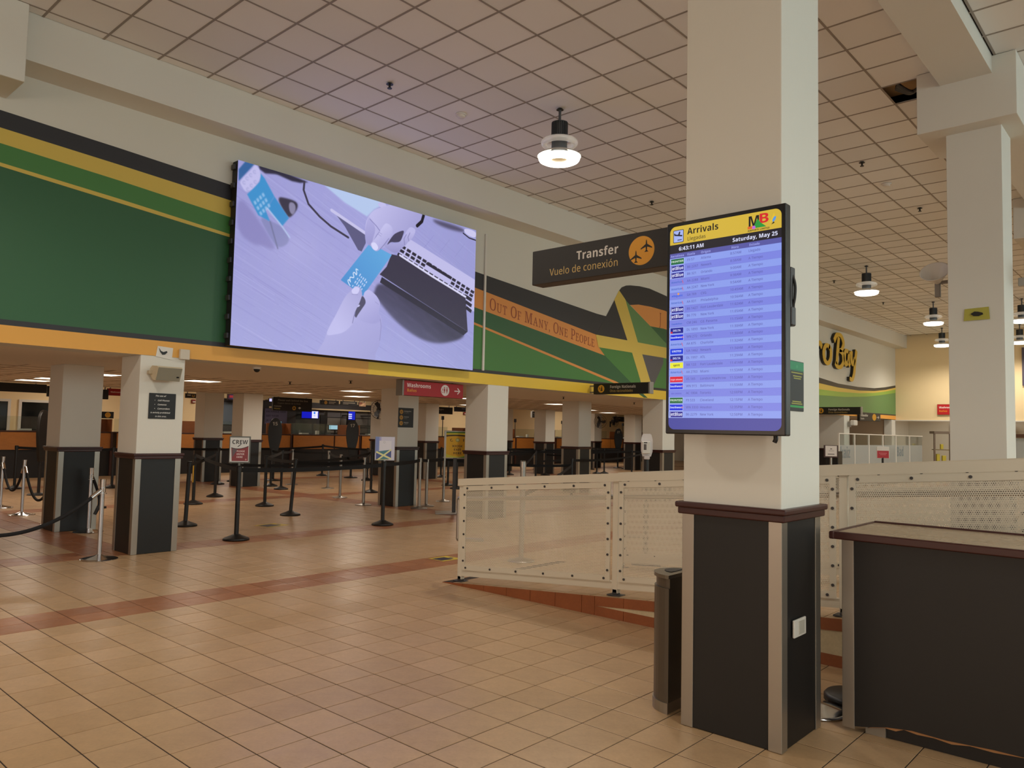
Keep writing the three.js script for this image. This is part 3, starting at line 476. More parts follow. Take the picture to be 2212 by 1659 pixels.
// a hanging box sign: face toward its local +z
function boxSign(name, label, w, h, d, pos, turn, tw, draw, o = {}) {
  const s = thing(name, label, 'sign', pos, turn, o.group);
  mesh('housing', rbox(w, h, d, 0, 0, -d / 2, 0.006), o.body ?? M.sign, s);
  const f = new THREE.PlaneGeometry(w - 0.008, h - 0.008).translate(0, 0, 0.0012);
  mesh('face', f, printed(canvasTex(tw, Math.round(tw * h / w), draw), o.r ?? 0.5), s);
  for (const e of o.caps ?? []) put('end_cap', rbox(0.035, h + 0.012, d + 0.012, e * (w / 2 + 0.016), 0, -d / 2, 0.005), M.signEdge, s);
  if (o.wallArm) for (const y of [-h * 0.3, h * 0.3]) put('bracket', rbox(o.wallArm, 0.03, 0.05, -w / 2 - o.wallArm / 2 + 0.005, y, -d / 2, 0.004), M.signEdge, s);
  if (o.rods && pos[2] < -19) o.rods = (pos[2] < -19.3 ? 3.2 : 2.41) - pos[1] - h / 2;
  if (o.rods) for (const x of [-w * 0.36, w * 0.36]) put('hanger', rbox(0.03, o.rods, 0.03, x, h / 2 + o.rods / 2, -d / 2, 0.004), M.signEdge, s);
  return s;
}
boxSign('transfer_sign', 'big black hanging sign reading Transfer beside the arrivals screen', 1.24, 0.235, 0.12, [3.95, 2.695, -2.78], -Math.PI / 2, 1400, (g, w, h) => {
  g.fillStyle = '#232122'; g.fillRect(0, 0, w, h); g.textAlign = 'right';
  g.fillStyle = '#d9d6d2'; g.font = 'bold 92px sans-serif'; g.fillText('Transfer', 800, 122); g.fillStyle = '#cdb06a'; g.font = '76px sans-serif'; g.fillText('Vuelo de conexión', 800, 214);
  DISC(g, 990, 132, 104, '#e0a030'); PLANE(g, 1030, 102, 54, '#1a1614'); PLANE(g, 946, 170, 54, '#1a1614');
}, { body: std(0x3a302a, 0.5) });
boxSign('washroom_sign', 'red hanging sign reading Washrooms with a white arrow', 1.38, 0.252, 0.16, [8.98, 2.268, -9.9], 0, 1100, (g, w, h) => {
  g.fillStyle = '#b2202a'; g.fillRect(0, 0, w, h); g.fillStyle = '#f4eaea'; g.font = 'bold 76px sans-serif'; g.fillText('Washrooms', 50, 88); g.fillStyle = '#e8a02c'; g.font = 'bold 58px sans-serif'; g.fillText('Baños', 52, 152);
  DISC(g, 748, 100, 80, '#f2ecec'); g.fillStyle = '#b2202a'; for (const [x, s] of [[735, 0], [782, 1]]) { DISC(g, x, 62, 10, '#b2202a'); g.fillRect(x - 12, 76, 24, 38); g.fillRect(x - 9, 112, 7, 28); g.fillRect(x + 2, 112, 7, 28); } DISC(g, 700, 86, 8, '#b2202a'); g.lineWidth = 5; g.strokeStyle = '#b2202a'; g.beginPath(); g.arc(700, 118, 16, 0.4, 5.4); g.stroke();
  ARROW(g, 985, 100, 58, '#f4eaea');
}, { caps: [-1], rods: 0.016, body: std(0x6b1a20, 0.5) });
const foreign = (g, w, h) => { g.fillStyle = '#171717'; g.fillRect(0, 0, w, h); DISC(g, 145, h * 0.5, 62, '#d9a02c'); OFFICER(g, 140, h * 0.5, 62, '#1a1614'); g.fillStyle = '#c9c4ba'; g.font = 'bold 62px sans-serif'; g.fillText('Foreign Nationals', 310, h * 0.46, 470); g.fillStyle = '#c9a860'; g.font = '56px sans-serif'; g.fillText('Otras nacionalidades', 310, h * 0.84, 420); };
boxSign('foreign_nationals_sign', 'black Foreign Nationals sign below the flag mural, next to the arrivals screen', 1.33, 0.222, 0.13, [13.02, 2.495, -8.79], -Math.PI / 2, 1000, foreign, { caps: [1], wallArm: 0.13 });
boxSign('foreign_nationals_sign', 'distant black Foreign Nationals sign below the green waves', 1.45, 0.24, 0.13, [25.6, 2.475, -8.87], -Math.PI / 2, 1000, foreign, { caps: [1] });
boxSign('returning_sign', 'small dark grey sign with a yellow symbol right of the far Foreign Nationals sign', 1.35, 0.3, 0.1, [30.35, 2.4, -9.3], -0.25, 500, (g, w, h) => { g.fillStyle = '#3a3630'; g.fillRect(0, 0, w, h); g.fillStyle = '#e6e0d6'; g.font = 'bold 44px sans-serif'; g.fillText('Transfer', 20, 50, 190); g.font = '34px sans-serif'; g.fillText('Vuelo', 20, 92); DISC(g, 350, h / 2, 48, '#d9a02c'); ARROW(g, 440, h / 2, 28, '#e6e0d6'); });
boxSign('far_red_sign', 'red sign on the far cream wall beside the tan pillar', 0.62, 0.42, 0.09, [34.5, 2.83, -7.7], -Math.PI / 2, 300, (g, w, h) => { g.fillStyle = '#c01f26'; g.fillRect(0, 0, w, h); g.fillStyle = '#f4eaea'; g.font = 'bold 54px sans-serif'; g.fillText('Washrooms', 30, 80, 250); g.fillStyle = '#e8902c'; g.font = 'bold 50px sans-serif'; g.fillText('Baños', 30, 150); });
boxSign('phone_ban_notice', 'black notice banning phones and cameras on the pillar with the loudspeaker', 0.33, 0.315, 0.008, [4.17, 1.795, -9.57], 0, 420, (g, w, h) => {
  g.fillStyle = '#151517'; g.fillRect(0, 0, w, h); g.fillStyle = '#e2e0dc'; g.font = 'italic bold 34px sans-serif'; g.fillText('The use of', 90, 50); ['Cell Phones', 'Cameras', 'Camcorders'].forEach((t, i) => { g.fillText('•', 78, 122 + i * 66); g.fillText(t, 130, 122 + i * 66); }); g.font = 'italic bold 32px sans-serif'; g.fillText('is strictly prohibited', 24, 318, 370); g.fillText('in this area.', 100, 378);
});
boxSign('direction_sign', 'black sign of three yellow circles on a pillar', 0.4, 0.4, 0.012, [10.3, 1.81, -12.2], 0, 400, (g, w, h) => { g.fillStyle = '#16171a'; g.fillRect(0, 0, w, h); for (let i = 0; i < 3; i++) { DISC(g, 70, 80 + i * 118, 48, '#b8862a'); PLANE(g, 70, 80 + i * 118, 24, '#1a1614'); g.fillStyle = '#b5b2aa'; g.font = 'bold 32px sans-serif'; g.fillText(['Immigration', 'Customs', 'Baggage'][i], 140, 76 + i * 118, 240); g.fillStyle = '#8f8c84'; g.font = '26px sans-serif'; g.fillText(['Inmigración', 'Aduana', 'Equipaje'][i], 140, 108 + i * 118, 200); } });
boxSign('waiting_line_sign', 'black hanging sign asking to wait behind the line, above the pylon fifteen', 1.39, 0.42, 0.08, [13.355, 2.27, -21.3], 0, 900, (g, w, h) => { g.fillStyle = '#17171a'; g.fillRect(0, 0, w, h); g.fillStyle = '#8f8a80'; g.font = 'bold 54px sans-serif'; g.fillText('Please wait behind the line', 100, 76, 700); g.font = '48px sans-serif'; g.fillText('Espere detrás de la línea', 100, 136, 540); g.fillStyle = '#b5b0a4'; g.font = 'bold 40px sans-serif'; g.fillText('Customs', 20, 196, 200); g.fillStyle = '#c0b05a'; g.fillText('Aduana', 20, 244, 140); DISC(g, 480, 212, 44, '#c0902c'); g.fillStyle = '#1a1614'; g.fillRect(464, 196, 32, 30); g.fillStyle = '#d0ccc4'; g.beginPath(); g.moveTo(570, 206); g.lineTo(608, 180); g.lineTo(646, 206); g.lineTo(608, 232); g.fill(); }, { rods: 0.06 });
const dark = (t, s) => (g, w, h) => { g.fillStyle = '#18181a'; g.fillRect(0, 0, w, h); g.fillStyle = '#8a867c'; g.font = `bold ${h * 0.32}px sans-serif`; g.fillText(t, w * 0.1, h * 0.46, w * 0.8); if (s) { g.font = `${h * 0.26}px sans-serif`; g.fillText(s, w * 0.1, h * 0.8, w * 0.7); } };
boxSign('hanging_sign', 'long black hanging sign at the left edge above the dark windows', 1.7, 0.22, 0.08, [5.78, 2.4, -22], 0, 400, dark('', ''), { rods: 0.5 });
boxSign('hanging_sign', 'short black hanging sign left of the grey lit pillar', 0.5, 0.27, 0.08, [6.9, 2.345, -22], 0, 200, dark('', ''), { rods: 0.5 });
boxSign('hanging_sign', 'black hanging sign left of the small red sign', 0.6, 0.26, 0.08, [7.83, 2.33, -22], 0, 300, dark('Exit', ''), { rods: 0.5 });
boxSign('hanging_sign', 'small red hanging sign between the two left pillars', 0.6, 0.19, 0.06, [8.43, 2.41, -22.1], 0, 300, (g, w, h) => { g.fillStyle = '#a51d22'; g.fillRect(0, 0, w, h); g.fillStyle = '#e6d6d0'; g.font = 'bold 30px sans-serif'; g.fillText('Washrooms', 40, 58, 140); }, { rods: 0.45 });
boxSign('round_symbol_sign', 'black square sign with one yellow disc over the left counter', 0.35, 0.2, 0.04, [9.02, 1.8, -24.4], 0, 180, (g, w, h) => { g.fillStyle = '#17171a'; g.fillRect(0, 0, w, h); DISC(g, w * 0.52, h / 2, h * 0.42, '#d0982c'); g.strokeStyle = '#7a5414'; g.lineWidth = 4; g.beginPath(); g.arc(w * 0.52, h / 2, h * 0.2, 3, 6); g.stroke(); });
boxSign('hanging_sign', 'dark sign with a gold emblem over the red wall beacon', 0.5, 0.16, 0.06, [12.36, 2.56, -26], 0, 240, (g, w, h) => { g.fillStyle = '#2a2418'; g.fillRect(0, 0, w, h); g.fillStyle = '#c8c2b4'; g.fillRect(24, 22, 60, 14); DISC(g, 130, 38, 26, '#a87c2c'); g.fillStyle = '#2a2418'; g.fillRect(122, 8, 16, 40); }, { rods: 0.55 });
boxSign('hanging_sign', 'dark sign with a yellow disc above the exchange booth screens', 0.81, 0.17, 0.06, [16.585, 2.485, -24], 0, 400, (g, w, h) => { g.fillStyle = '#1c1a18'; g.fillRect(0, 0, w, h); ARROW(g, 44, h / 2, -18, '#c8c2b4'); DISC(g, 115, h / 2, 34, '#c0902c'); g.fillStyle = '#a09a8e'; g.fillRect(180, 22, 150, 16); g.fillRect(180, 50, 120, 12); }, { rods: 0.6 });
boxSign('hanging_sign', 'dark two line sign left of the framed picture above the booths', 0.74, 0.15, 0.06, [17.46, 2.495, -24], 0, 360, (g, w, h) => { g.fillStyle = '#1c1a18'; g.fillRect(0, 0, w, h); g.fillStyle = '#a09a8e'; g.fillRect(40, 20, 270, 18); g.fillRect(40, 48, 120, 9); }, { rods: 0.6 });
boxSign('framed_picture', 'warm coloured framed picture above the booths beside the wall fan', 0.33, 0.16, 0.04, [18.07, 2.48, -24], 0, 160, (g, w, h) => { g.fillStyle = '#b08a6a'; g.fillRect(0, 0, w, h); g.fillStyle = '#8a4a2a'; g.fillRect(0, 0, w * 0.5, h * 0.5); g.fillStyle = '#d8b48a'; g.beginPath(); g.ellipse(w * 0.5, h * 0.6, 50, 18, -0.4, 0, 7); g.fill(); }, { rods: 0.6 });
boxSign('hanging_sign', 'black two line hanging sign between two pillars left of the fence end pillar', 1.2, 0.27, 0.07, [20.34, 2.325, -22], 0, 500, dark('All Passengers', 'Pasajeros'), { rods: 0.5 });
boxSign('hanging_sign', 'dark blue hanging sign touching the fence end pillar', 0.75, 0.19, 0.07, [22.4, 2.44, -23], 0, 300, (g, w, h) => { g.fillStyle = '#14162c'; g.fillRect(0, 0, w, h); g.fillStyle = '#7a7e9a'; g.fillRect(150, 20, 130, 10); }, { rods: 0.5 });
boxSign('hanging_sign', 'black hanging sign above the pylon twenty three', 0.6, 0.28, 0.07, [27.24, 2.37, -23], 0, 240, dark('Pas', 'Ciu'), { rods: 0.5, caps: [-1] });
boxSign('hanging_sign', 'black hanging sign above the pylon twenty seven', 1.3, 0.25, 0.07, [32.75, 2.31, -22], 0, 400, dark('Passengers', 'Pasajeros'), { rods: 0.6, caps: [-1] });
{ // poster on the narrow side of the foreground pillar; its coded square is left out
  boxSign('pillar_poster', 'tall green and black poster on the white side of the foreground pillar', 0.19, 0.266, 0.004, [4.036, 1.852, -1.605], 0, 380, (g, w, h) => {
    g.fillStyle = '#16181a'; g.fillRect(0, 0, w, h); g.fillStyle = '#1f8a5c'; g.fillRect(0, 0, w, 96); DISC(g, 190, 52, 18, '#3a9a6a'); g.fillStyle = '#1f6a4a'; g.fillRect(0, 88, w, 16); g.fillStyle = '#9a9a3a'; for (const [y, a, b] of [[116, 30, 320], [152, 80, 240], [176, 100, 200], [430, 60, 250], [452, 40, 300]]) g.fillRect(a, y, b, 13); g.fillStyle = '#1f9a4c'; g.fillRect(0, 478, w, 24); g.fillStyle = '#101213'; g.fillRect(0, 502, w, 40);
  });
}
{ // socket plate on the dark base
  const s = thing('wall_socket', 'white double socket plate on the dark base of the foreground pillar', 'socket', [4.057, 0.592, -1.607]);
  mesh('plate', rbox(0.155, 0.09, 0.012, 0, 0, 0.006, 0.004), M.white, s); mesh('insert', rbox(0.07, 0.066, 0.006, 0.012, 0, 0.013, 0.002), std(0xb8b4a8, 0.5), s);
}
// ---------------------------------------------------------------- things on the loudspeaker pillar and right pillar
{
  const s = thing('loudspeaker', 'beige wedge loudspeaker on the pillar above the phone ban notice', 'speaker', [4.15, 2.2, -9.575]);
  const pr = [[0, 0.05], [0.06, 0.085], [0.2, 0.075], [0.225, 0.055], [0.16, -0.1], [0.09, -0.085], [0, -0.02]];
  const g = ext(pr.map(([a, b]) => [a, b]), 0.3, 0, 0, -0.15); g.rotateY(-Math.PI / 2); mesh('cabinet', g, std(0xcdbfa2, 0.5), s); s.children[0].position.z = 0;
  const gr = box(0.285, 0.165, 0.006, 0, 0, 0); gr.rotateX(0.39).translate(0, -0.02, 0.199); mesh('grille', gr, std(0x8c8878, 0.7), s);
  mesh('badge', box(0.03, 0.018, 0.004).rotateX(0.39).translate(0.11, -0.05, 0.191), M.black, s);
  mesh('bracket', [rbox(0.05, 0.05, 0.07, -0.165, 0, 0.04, 0.01), rbox(0.2, 0.02, 0.04, 0, 0.075, 0.02, 0.004)], std(0xb9ab90, 0.5), s);
}
{
  const p = thing('glue_sheet', 'white sheet with a dark smudge at the top of the loudspeaker pillar', 'sheet', [4.17, 2.465, -9.575]);
  mesh('sheet', ext([[-0.11, -0.06], [0.09, -0.09], [0.1, 0.06], [-0.09, 0.07]], 0.003), M.white, p);
  mesh('residue', ext([[-0.075, 0.045], [-0.05, 0.01], [-0.02, 0.0], [0.02, 0.015], [0.03, 0], [0, -0.03], [-0.03, -0.035], [-0.06, 0.0]], 0.006, 0, 0, 0.003), M.black, p);
  tag(mesh('junction_box', rbox(0.125, 0.13, 0.05, 4.405, 2.455, -9.55, 0.01), std(0xcfc6b6, 0.5)), 'small beige junction box at the top right of the loudspeaker pillar', 'box');
  const q = thing('glue_sheet', 'yellow green glue sheet with a dark blob on the tall tan pillar', 'sheet', [9.972, 3.03, -1.9], -Math.PI / 2);
  mesh('sheet', ext([[-0.13, -0.075], [0.13, -0.07], [0.12, 0.07], [-0.12, 0.062]], 0.003), std(0xb3ad4a, 0.6), q);
  mesh('residue', ext([[-0.06, 0.0], [-0.02, 0.025], [0.02, 0.02], [0.06, 0.005], [0.065, -0.012], [0.02, -0.03], [-0.03, -0.025]], 0.012, 0, 0, 0.003), M.black, q);
  const wsp = thing('white_speaker', 'white horn speaker on the far side of the tall tan pillar', 'speaker', [10.62, 3.5, -1.45]);
  mesh('horn', lathe([[0.03, 0], [0.05, 0.03], [0.1, 0.12], [0.16, 0.18], [0.165, 0.19], [0.15, 0.185], [0.02, 0.05]]).rotateX(1.3), M.white, wsp); mesh('bracket', [rbox(0.05, 0.1, 0.15, -0.05, -0.05, -0.06, 0.01)], M.steel, wsp);
  const ws2 = thing('white_speaker', 'white horn speaker under the ceiling at the left edge of the tan pillar', 'speaker', [10.35, 3.5, -2.38]);
  mesh('horn', lathe([[0.03, 0], [0.05, 0.03], [0.12, 0.12], [0.16, 0.18], [0.165, 0.19], [0.15, 0.185], [0.02, 0.05]]).rotateZ(0.9), M.white, ws2); mesh('bracket', [rbox(0.06, 0.2, 0.06, 0, -0.08, 0, 0.01), rbox(0.04, 0.04, 0.2, 0, 0, 0.09, 0.01)], M.signEdge, ws2);
  const fl = thing('floodlight', 'small white floodlight on the distant white pillar', 'lamp', [28.75, 2.15, -9.5]);
  mesh('head', [rbox(0.36, 0.2, 0.16, 0.1, 0, 0.1, 0.04)], M.white, fl); mesh('bracket', rbox(0.05, 0.2, 0.1, -0.05, -0.05, 0, 0.01), M.steel, fl);
}
tag(mesh('cable_trunking', rbox(0.045, 2.47, 0.03, 9.82, 3.885, -9.565, 0.005), M.white), 'white vertical cable trunking right of the giant screen', 'trunking');
// ---------------------------------------------------------------- ramp with its mesh fences
const rampY = (z) => Math.max(0, (z + 5.95) * 0.0815);
{
  const r = thing('ramp', 'sloping tiled ramp with terracotta kerb behind the foreground pillar', 'ramp', [0, 0, 0]);
  const x0 = 5.57, x1 = 7.5, zb = 3.2, top = rampY(zb);
  const core = ext([[-5.95, 0.0], [zb, 0.0], [zb, top - 0.012]], x1 - x0 - 0.02); core.rotateY(-Math.PI / 2).translate(x1, 0, 0); mesh('core', core, M.grout, r);
  for (let j = 0; j < 31; j++) for (let i = 0; i < 6; i++) {
    const z0 = -5.8 + j * 0.2898, z = z0 + 0.145; const o = put('ramp_tile', j < 60 ? (r.userData.g ??= tileGeo(0.312, 0.284, 0.012)) : 0, M.tile[(i * 7 + j * 3) % 5], r); o.position.set(x0 + 0.175 + i * 0.317, rampY(z) + 0.001, z); o.rotation.x = -0.0813;
  }
  delete r.userData.g;
  // kerb faces: terracotta border strips of single tiles and a pale inset
  const face = (pts, m, name, d = 0.012) => { const g = ext(pts, d); g.rotateY(-Math.PI / 2).translate(x0 + 0.001, 0, 0); mesh(name, g, m, r); };
  const zt = -3.99, w = 0.08, cuts = [-5.93]; while (cuts[cuts.length - 1] < 2.6) { const c = cuts[cuts.length - 1], n = c + 0.3; if (c < zt - 0.02 && n > zt) cuts.push(zt); else cuts.push(n); }
  for (let k = 0; k + 1 < cuts.length; k++) {
    const a = cuts[k] + 0.002, b = cuts[k + 1] - 0.002, hi = (z) => rampY(z) + 0.002, lo = (z) => Math.max(0.0, rampY(z) - w);
    if (b <= zt) face([[a, 0], [b, 0], [b, hi(b)], [a, hi(a)]], M.terracotta, 'kerb_tile');
    else { face([[a, lo(a)], [b, lo(b)], [b, hi(b)], [a, hi(a)]], M.terracotta, 'kerb_tile'); face([[a, 0], [b, 0], [b, 0.08], [a, 0.08]], M.terracotta, 'kerb_tile'); }
  }
  face([[-3.98, 0.08], [2.5, 0.08], [2.5, rampY(2.5) - 0.08], [-3.98, 0.0805]], std(0xd8c8a4, 0.7, 0, { map: grain }), 'kerb_inset', 0.006);
}
const holes = (() => {
  const n = 256, d = new Uint8Array(n * n * 4), k = 8;                 // 8 by 8 staggered round holes, drawn with soft rims
  for (let y = 0; y < n; y++) for (let x = 0; x < n; x++) {
    let best = 9; for (let j = -1; j <= k; j++) { const cy = (j + 0.5) * n / k, off = (j & 1) ? 0.5 : 0; for (let i = -1; i <= k; i++) { const cx = (i + 0.25 + off) * n / k, q = Math.hypot(x + 0.5 - cx, y + 0.5 - cy) / (n / k); if (q < best) best = q; } }
    const v = best < 0.335 ? 0 : 255, o = 4 * (y * n + x); d[o] = d[o + 1] = d[o + 2] = v; d[o + 3] = 255;
  }
  const t = new THREE.DataTexture(d, n, n); t.wrapS = t.wrapT = THREE.RepeatWrapping; t.magFilter = THREE.LinearFilter; t.minFilter = THREE.LinearMipmapLinearFilter; t.generateMipmaps = true; t.needsUpdate = true; return t;
})();
const perforated = std(0xe2dac8, 0.45, 0, { alphaMap: holes, transparent: true, side: THREE.DoubleSide });
function meshFence(label, x, posts) {
  const f = thing('mesh_fence', label, 'fence', [x, 0, 0]);
  const par = (z0, z1, y0, y1, d, m, name) => { const g = ext([[z0, rampY(z0) + y0], [z1, rampY(z1) + y0], [z1, rampY(z1) + y1], [z0, rampY(z0) + y1]], d); g.rotateY(-Math.PI / 2).translate(d / 2, 0, 0); return mesh(name, g, m, f); };
  const zs = posts, a = zs[0], b = zs[zs.length - 1];
  par(a - 0.03, b, 0.99, 1.06, 0.09, M.fence, 'top_rail');
  for (const z of zs) { const y = rampY(z); mesh('post', rbox(0.05, 1.0, 0.06, 0, y + 0.055 + 0.47, z, 0.006), M.fence, f); mesh('foot', [rbox(0.05, 0.07, 0.05, 0, y + 0.025, z, 0.004), rbox(0.1, 0.012, 0.13, 0, y + 0.006, z, 0.003)], M.darkMetal, f); }
  for (let i = 0; i + 1 < zs.length; i++) {
    const z0 = zs[i] + 0.045, z1 = zs[i + 1] - 0.045;
    par(zs[i], zs[i + 1], 0.06, 0.125, 0.045, M.fence, 'bottom_rail');
    const s = new THREE.BufferGeometry(), q = (z, y) => [-0.03, rampY(z) + y, z], P = [q(z0, 0.13), q(z1, 0.13), q(z1, 0.985), q(z0, 0.13), q(z1, 0.985), q(z0, 0.985)].flat(), L = 0.104;
    const uv = []; for (let k = 0; k < 18; k += 3) uv.push(P[k + 2] / L, (P[k + 1] - rampY(P[k + 2])) / L);
    s.setAttribute('position', new THREE.Float32BufferAttribute(P, 3)); s.setAttribute('uv', new THREE.Float32BufferAttribute(uv, 2)); s.computeVertexNormals(); const sheet = new THREE.Mesh(s, perforated); sheet.name = i ? `perforated_sheet_00${i}` : 'perforated_sheet'; f.add(sheet);
    const fr = []; const strip = (za, zb2, ya, yb2) => { const g = ext([[za, rampY(za) + ya], [zb2, rampY(zb2) + ya], [zb2, rampY(zb2) + yb2], [za, rampY(za) + yb2]], 0.006); g.rotateY(-Math.PI / 2).translate(-0.033, 0, 0); fr.push(g); };
    strip(z0, z1, 0.935, 0.985); strip(z0, z1, 0.125, 0.175); strip(z0, z0 + 0.045, 0.175, 0.935); strip(z1 - 0.045, z1, 0.175, 0.935); mesh('sheet_frame', fr, M.fence, f);
    const bolts = []; const bolt = (z, y) => bolts.push(cyl(0.011, 0.011, 0.012, 0, 0, 0, 8).rotateZ(Math.PI / 2).translate(-0.034, rampY(z) + y, z));
    for (let k = 0; k < 6; k++) { const z = z0 + 0.06 + k * (z1 - z0 - 0.12) / 5; bolt(z, 0.96); bolt(z, 0.15); } for (let k = 0; k < 6; k++) { const y = 0.2 + k * 0.135; bolt(z0 + 0.022, y + 0.02); bolt(z1 - 0.022, y + 0.02); }
    const bm = mesh('bolts', bolts, M.darkMetal, f); bm.userData.kind = 'stuff';
  }
  const rail = [bar([0.1, 0.85, a - 0.16], [0.1, rampY(b) + 0.85, b], 0.021, 10), bar([0.1, 0.42, a - 0.16], [0.1, 0.45, a + 0.2], 0.021, 10)];
  mesh('handrail', [...rail, bar([0.1, 0.42, a - 0.16], [0.1, 0.85, a - 0.16], 0.021, 10), ...[0, 1].map((i) => bar([0, rampY(zs[i + 0]) + 0.85, zs[i]], [0.1, rampY(zs[i]) + 0.85, zs[i]], 0.012))], M.steel, f);
  return f;
}
meshFence('long cream perforated mesh fence along the near side of the ramp', 5.68, [-5.78, -3.85, -1.92, 0.02, 1.95]);
meshFence('second cream perforated mesh fence behind, on the far side of the ramp', 7.3, [-4.88, -2.95, -1.02, 0.9]);
// ---------------------------------------------------------------- desk, bin and floor stickers
{
  const d = thing('counter_desk', 'black fronted desk with a tan top and dark wood edges at the right', 'desk', [4.42, 0, -1.5]);
  const z0 = -0.01, z1 = 2.3;
  mesh('front_panel', ext([[z0 + 0.05, 0.03], [0.12, 0.045], [0.22, 0.07], [0.34, 0.085], [0.5, 0.08], [0.7, 0.092], [z1, 0.1], [z1, 1.03], [z0 + 0.05, 1.03]], 0.02).rotateY(-Math.PI / 2).translate(0.02, 0, 0), M.cladding, d);
  mesh('chipped_edge', ext([[0.12, 0.04], [0.2, 0.062], [0.26, 0.06], [0.3, 0.078], [0.36, 0.07], [0.44, 0.074], [0.52, 0.066], [0.6, 0.08], [0.7, 0.078], [0.85, 0.09], [1, 0.086], [1, 0.105], [0.7, 0.1], [0.34, 0.095], [0.22, 0.08]], 0.014).rotateY(-Math.PI / 2).translate(0.0195, 0, 0), std(0xa9794c, 0.8), d);
  mesh('end_panel', span(0, 0.62, 0.02, 1.03, 0.0, 0.03), M.cladding, d);
  put('corner_trim', merge([rbox(0.006, 1.01, 0.06, -0.002, 0.525, 0.026, 0.002), rbox(0.05, 1.01, 0.006, 0.022, 0.525, -0.005, 0.002)]), M.trim, d);
  mesh('plinth', span(0.05, 0.6, 0, 0.1, 0.2, z1), M.black, d);
  mesh('plinth_block', span(0.035, 0.12, 0, 0.075, 0.1, 0.2), std(0x8d8375, 0.6), d);
  mesh('worktop', span(-0.035, 0.65, 1.036, 1.066, -0.025, z1), std(0xa8957a, 0.35, 0, { map: grain, roughnessMap: gloss }), d);
  mesh('wood_edge', [rbox(0.03, 0.042, z1 + 0.06, -0.05, 1.05, z1 / 2 - 0.01, 0.008), rbox(0.75, 0.042, 0.03, 0.305, 1.05, -0.04, 0.008), rbox(0.03, 0.046, z1 + 0.06, 0.665, 1.053, z1 / 2 - 0.01, 0.008)], M.mahogany, d);
}
{
  const b = thing('litter_bin', 'dark half round metal litter bin beside the foreground pillar', 'bin', [4.085, 0, -2.3]);
  const D = (r, n = 20) => { const p = [[r, 0]]; for (let i = 0; i <= n; i++) { const a = Math.PI * i / n; p.push([r * Math.cos(a), r * Math.sin(a) * 1.05]); } return p; };
  const slab = (r, y0, y1) => ext(D(r), y1 - y0).rotateX(-Math.PI / 2).translate(0, y0, 0);
  mesh('body', slab(0.158, 0.06, 0.7), M.bin, b);
  mesh('base_band', slab(0.164, 0, 0.06), M.steel, b);
  mesh('neck', slab(0.148, 0.7, 0.755), M.bin, b);
  mesh('lid', [slab(0.162, 0.755, 0.775)], std(0x8a867e, 0.28, 0.85), b);
  mesh('lid_hole', ext(D(0.075), 0.004).rotateX(-Math.PI / 2).translate(0.02, 0.774, -0.045), M.black, b);
  const s = thing('belt_post', 'chrome post foot peeking out between the foreground pillar and the desk', 'stanchion', [4.6, 0, -1.72]);
  mesh('base', lathe([[0, 0.05], [0.04, 0.045], [0.16, 0.018], [0.172, 0.01], [0.172, 0], [0, 0]]), M.chrome, s); mesh('pole', cyl(0.028, 0.028, 0.9, 0, 0.03, 0), M.chrome, s);
  const s2 = thing('belt_post', 'black post foot half hidden behind the desk corner', 'stanchion', [4.93, 0, -1.62]);
  mesh('base', lathe([[0, 0.06], [0.05, 0.055], [0.15, 0.045], [0.165, 0.03], [0.165, 0], [0, 0]]), M.black, s2); mesh('pole', cyl(0.03, 0.03, 0.9, 0, 0.03, 0), M.black, s2);
}
{
  const t = canvasTex(256, 160, (g, w, h) => { g.fillStyle = '#cdb43a'; g.fillRect(0, 0, w, h); g.fillStyle = '#2c2a38'; g.fillRect(14, 26, 170, 108); g.fillStyle = '#3a3746'; g.fillRect(200, 60, 30, 40); });
  const m = printed(t, 0.5);
  for (const [x, z, w, d, r, l] of [[6.58, -6.98, 0.3, 0.27, 0, 'yellow edged black floor sticker at the end of the mesh fence'], [6.66, -11.1, 0.42, 0.36, 0.2, 'yellow edged black floor sticker behind the crew sign post']]) { const g = box(w, 0.0012, d).translate(0, 0.0012, 0); const o = mesh('floor_sticker', g, m); o.position.set(x, 0, z); o.rotation.y = r; tag(o, l, 'sticker'); }
}
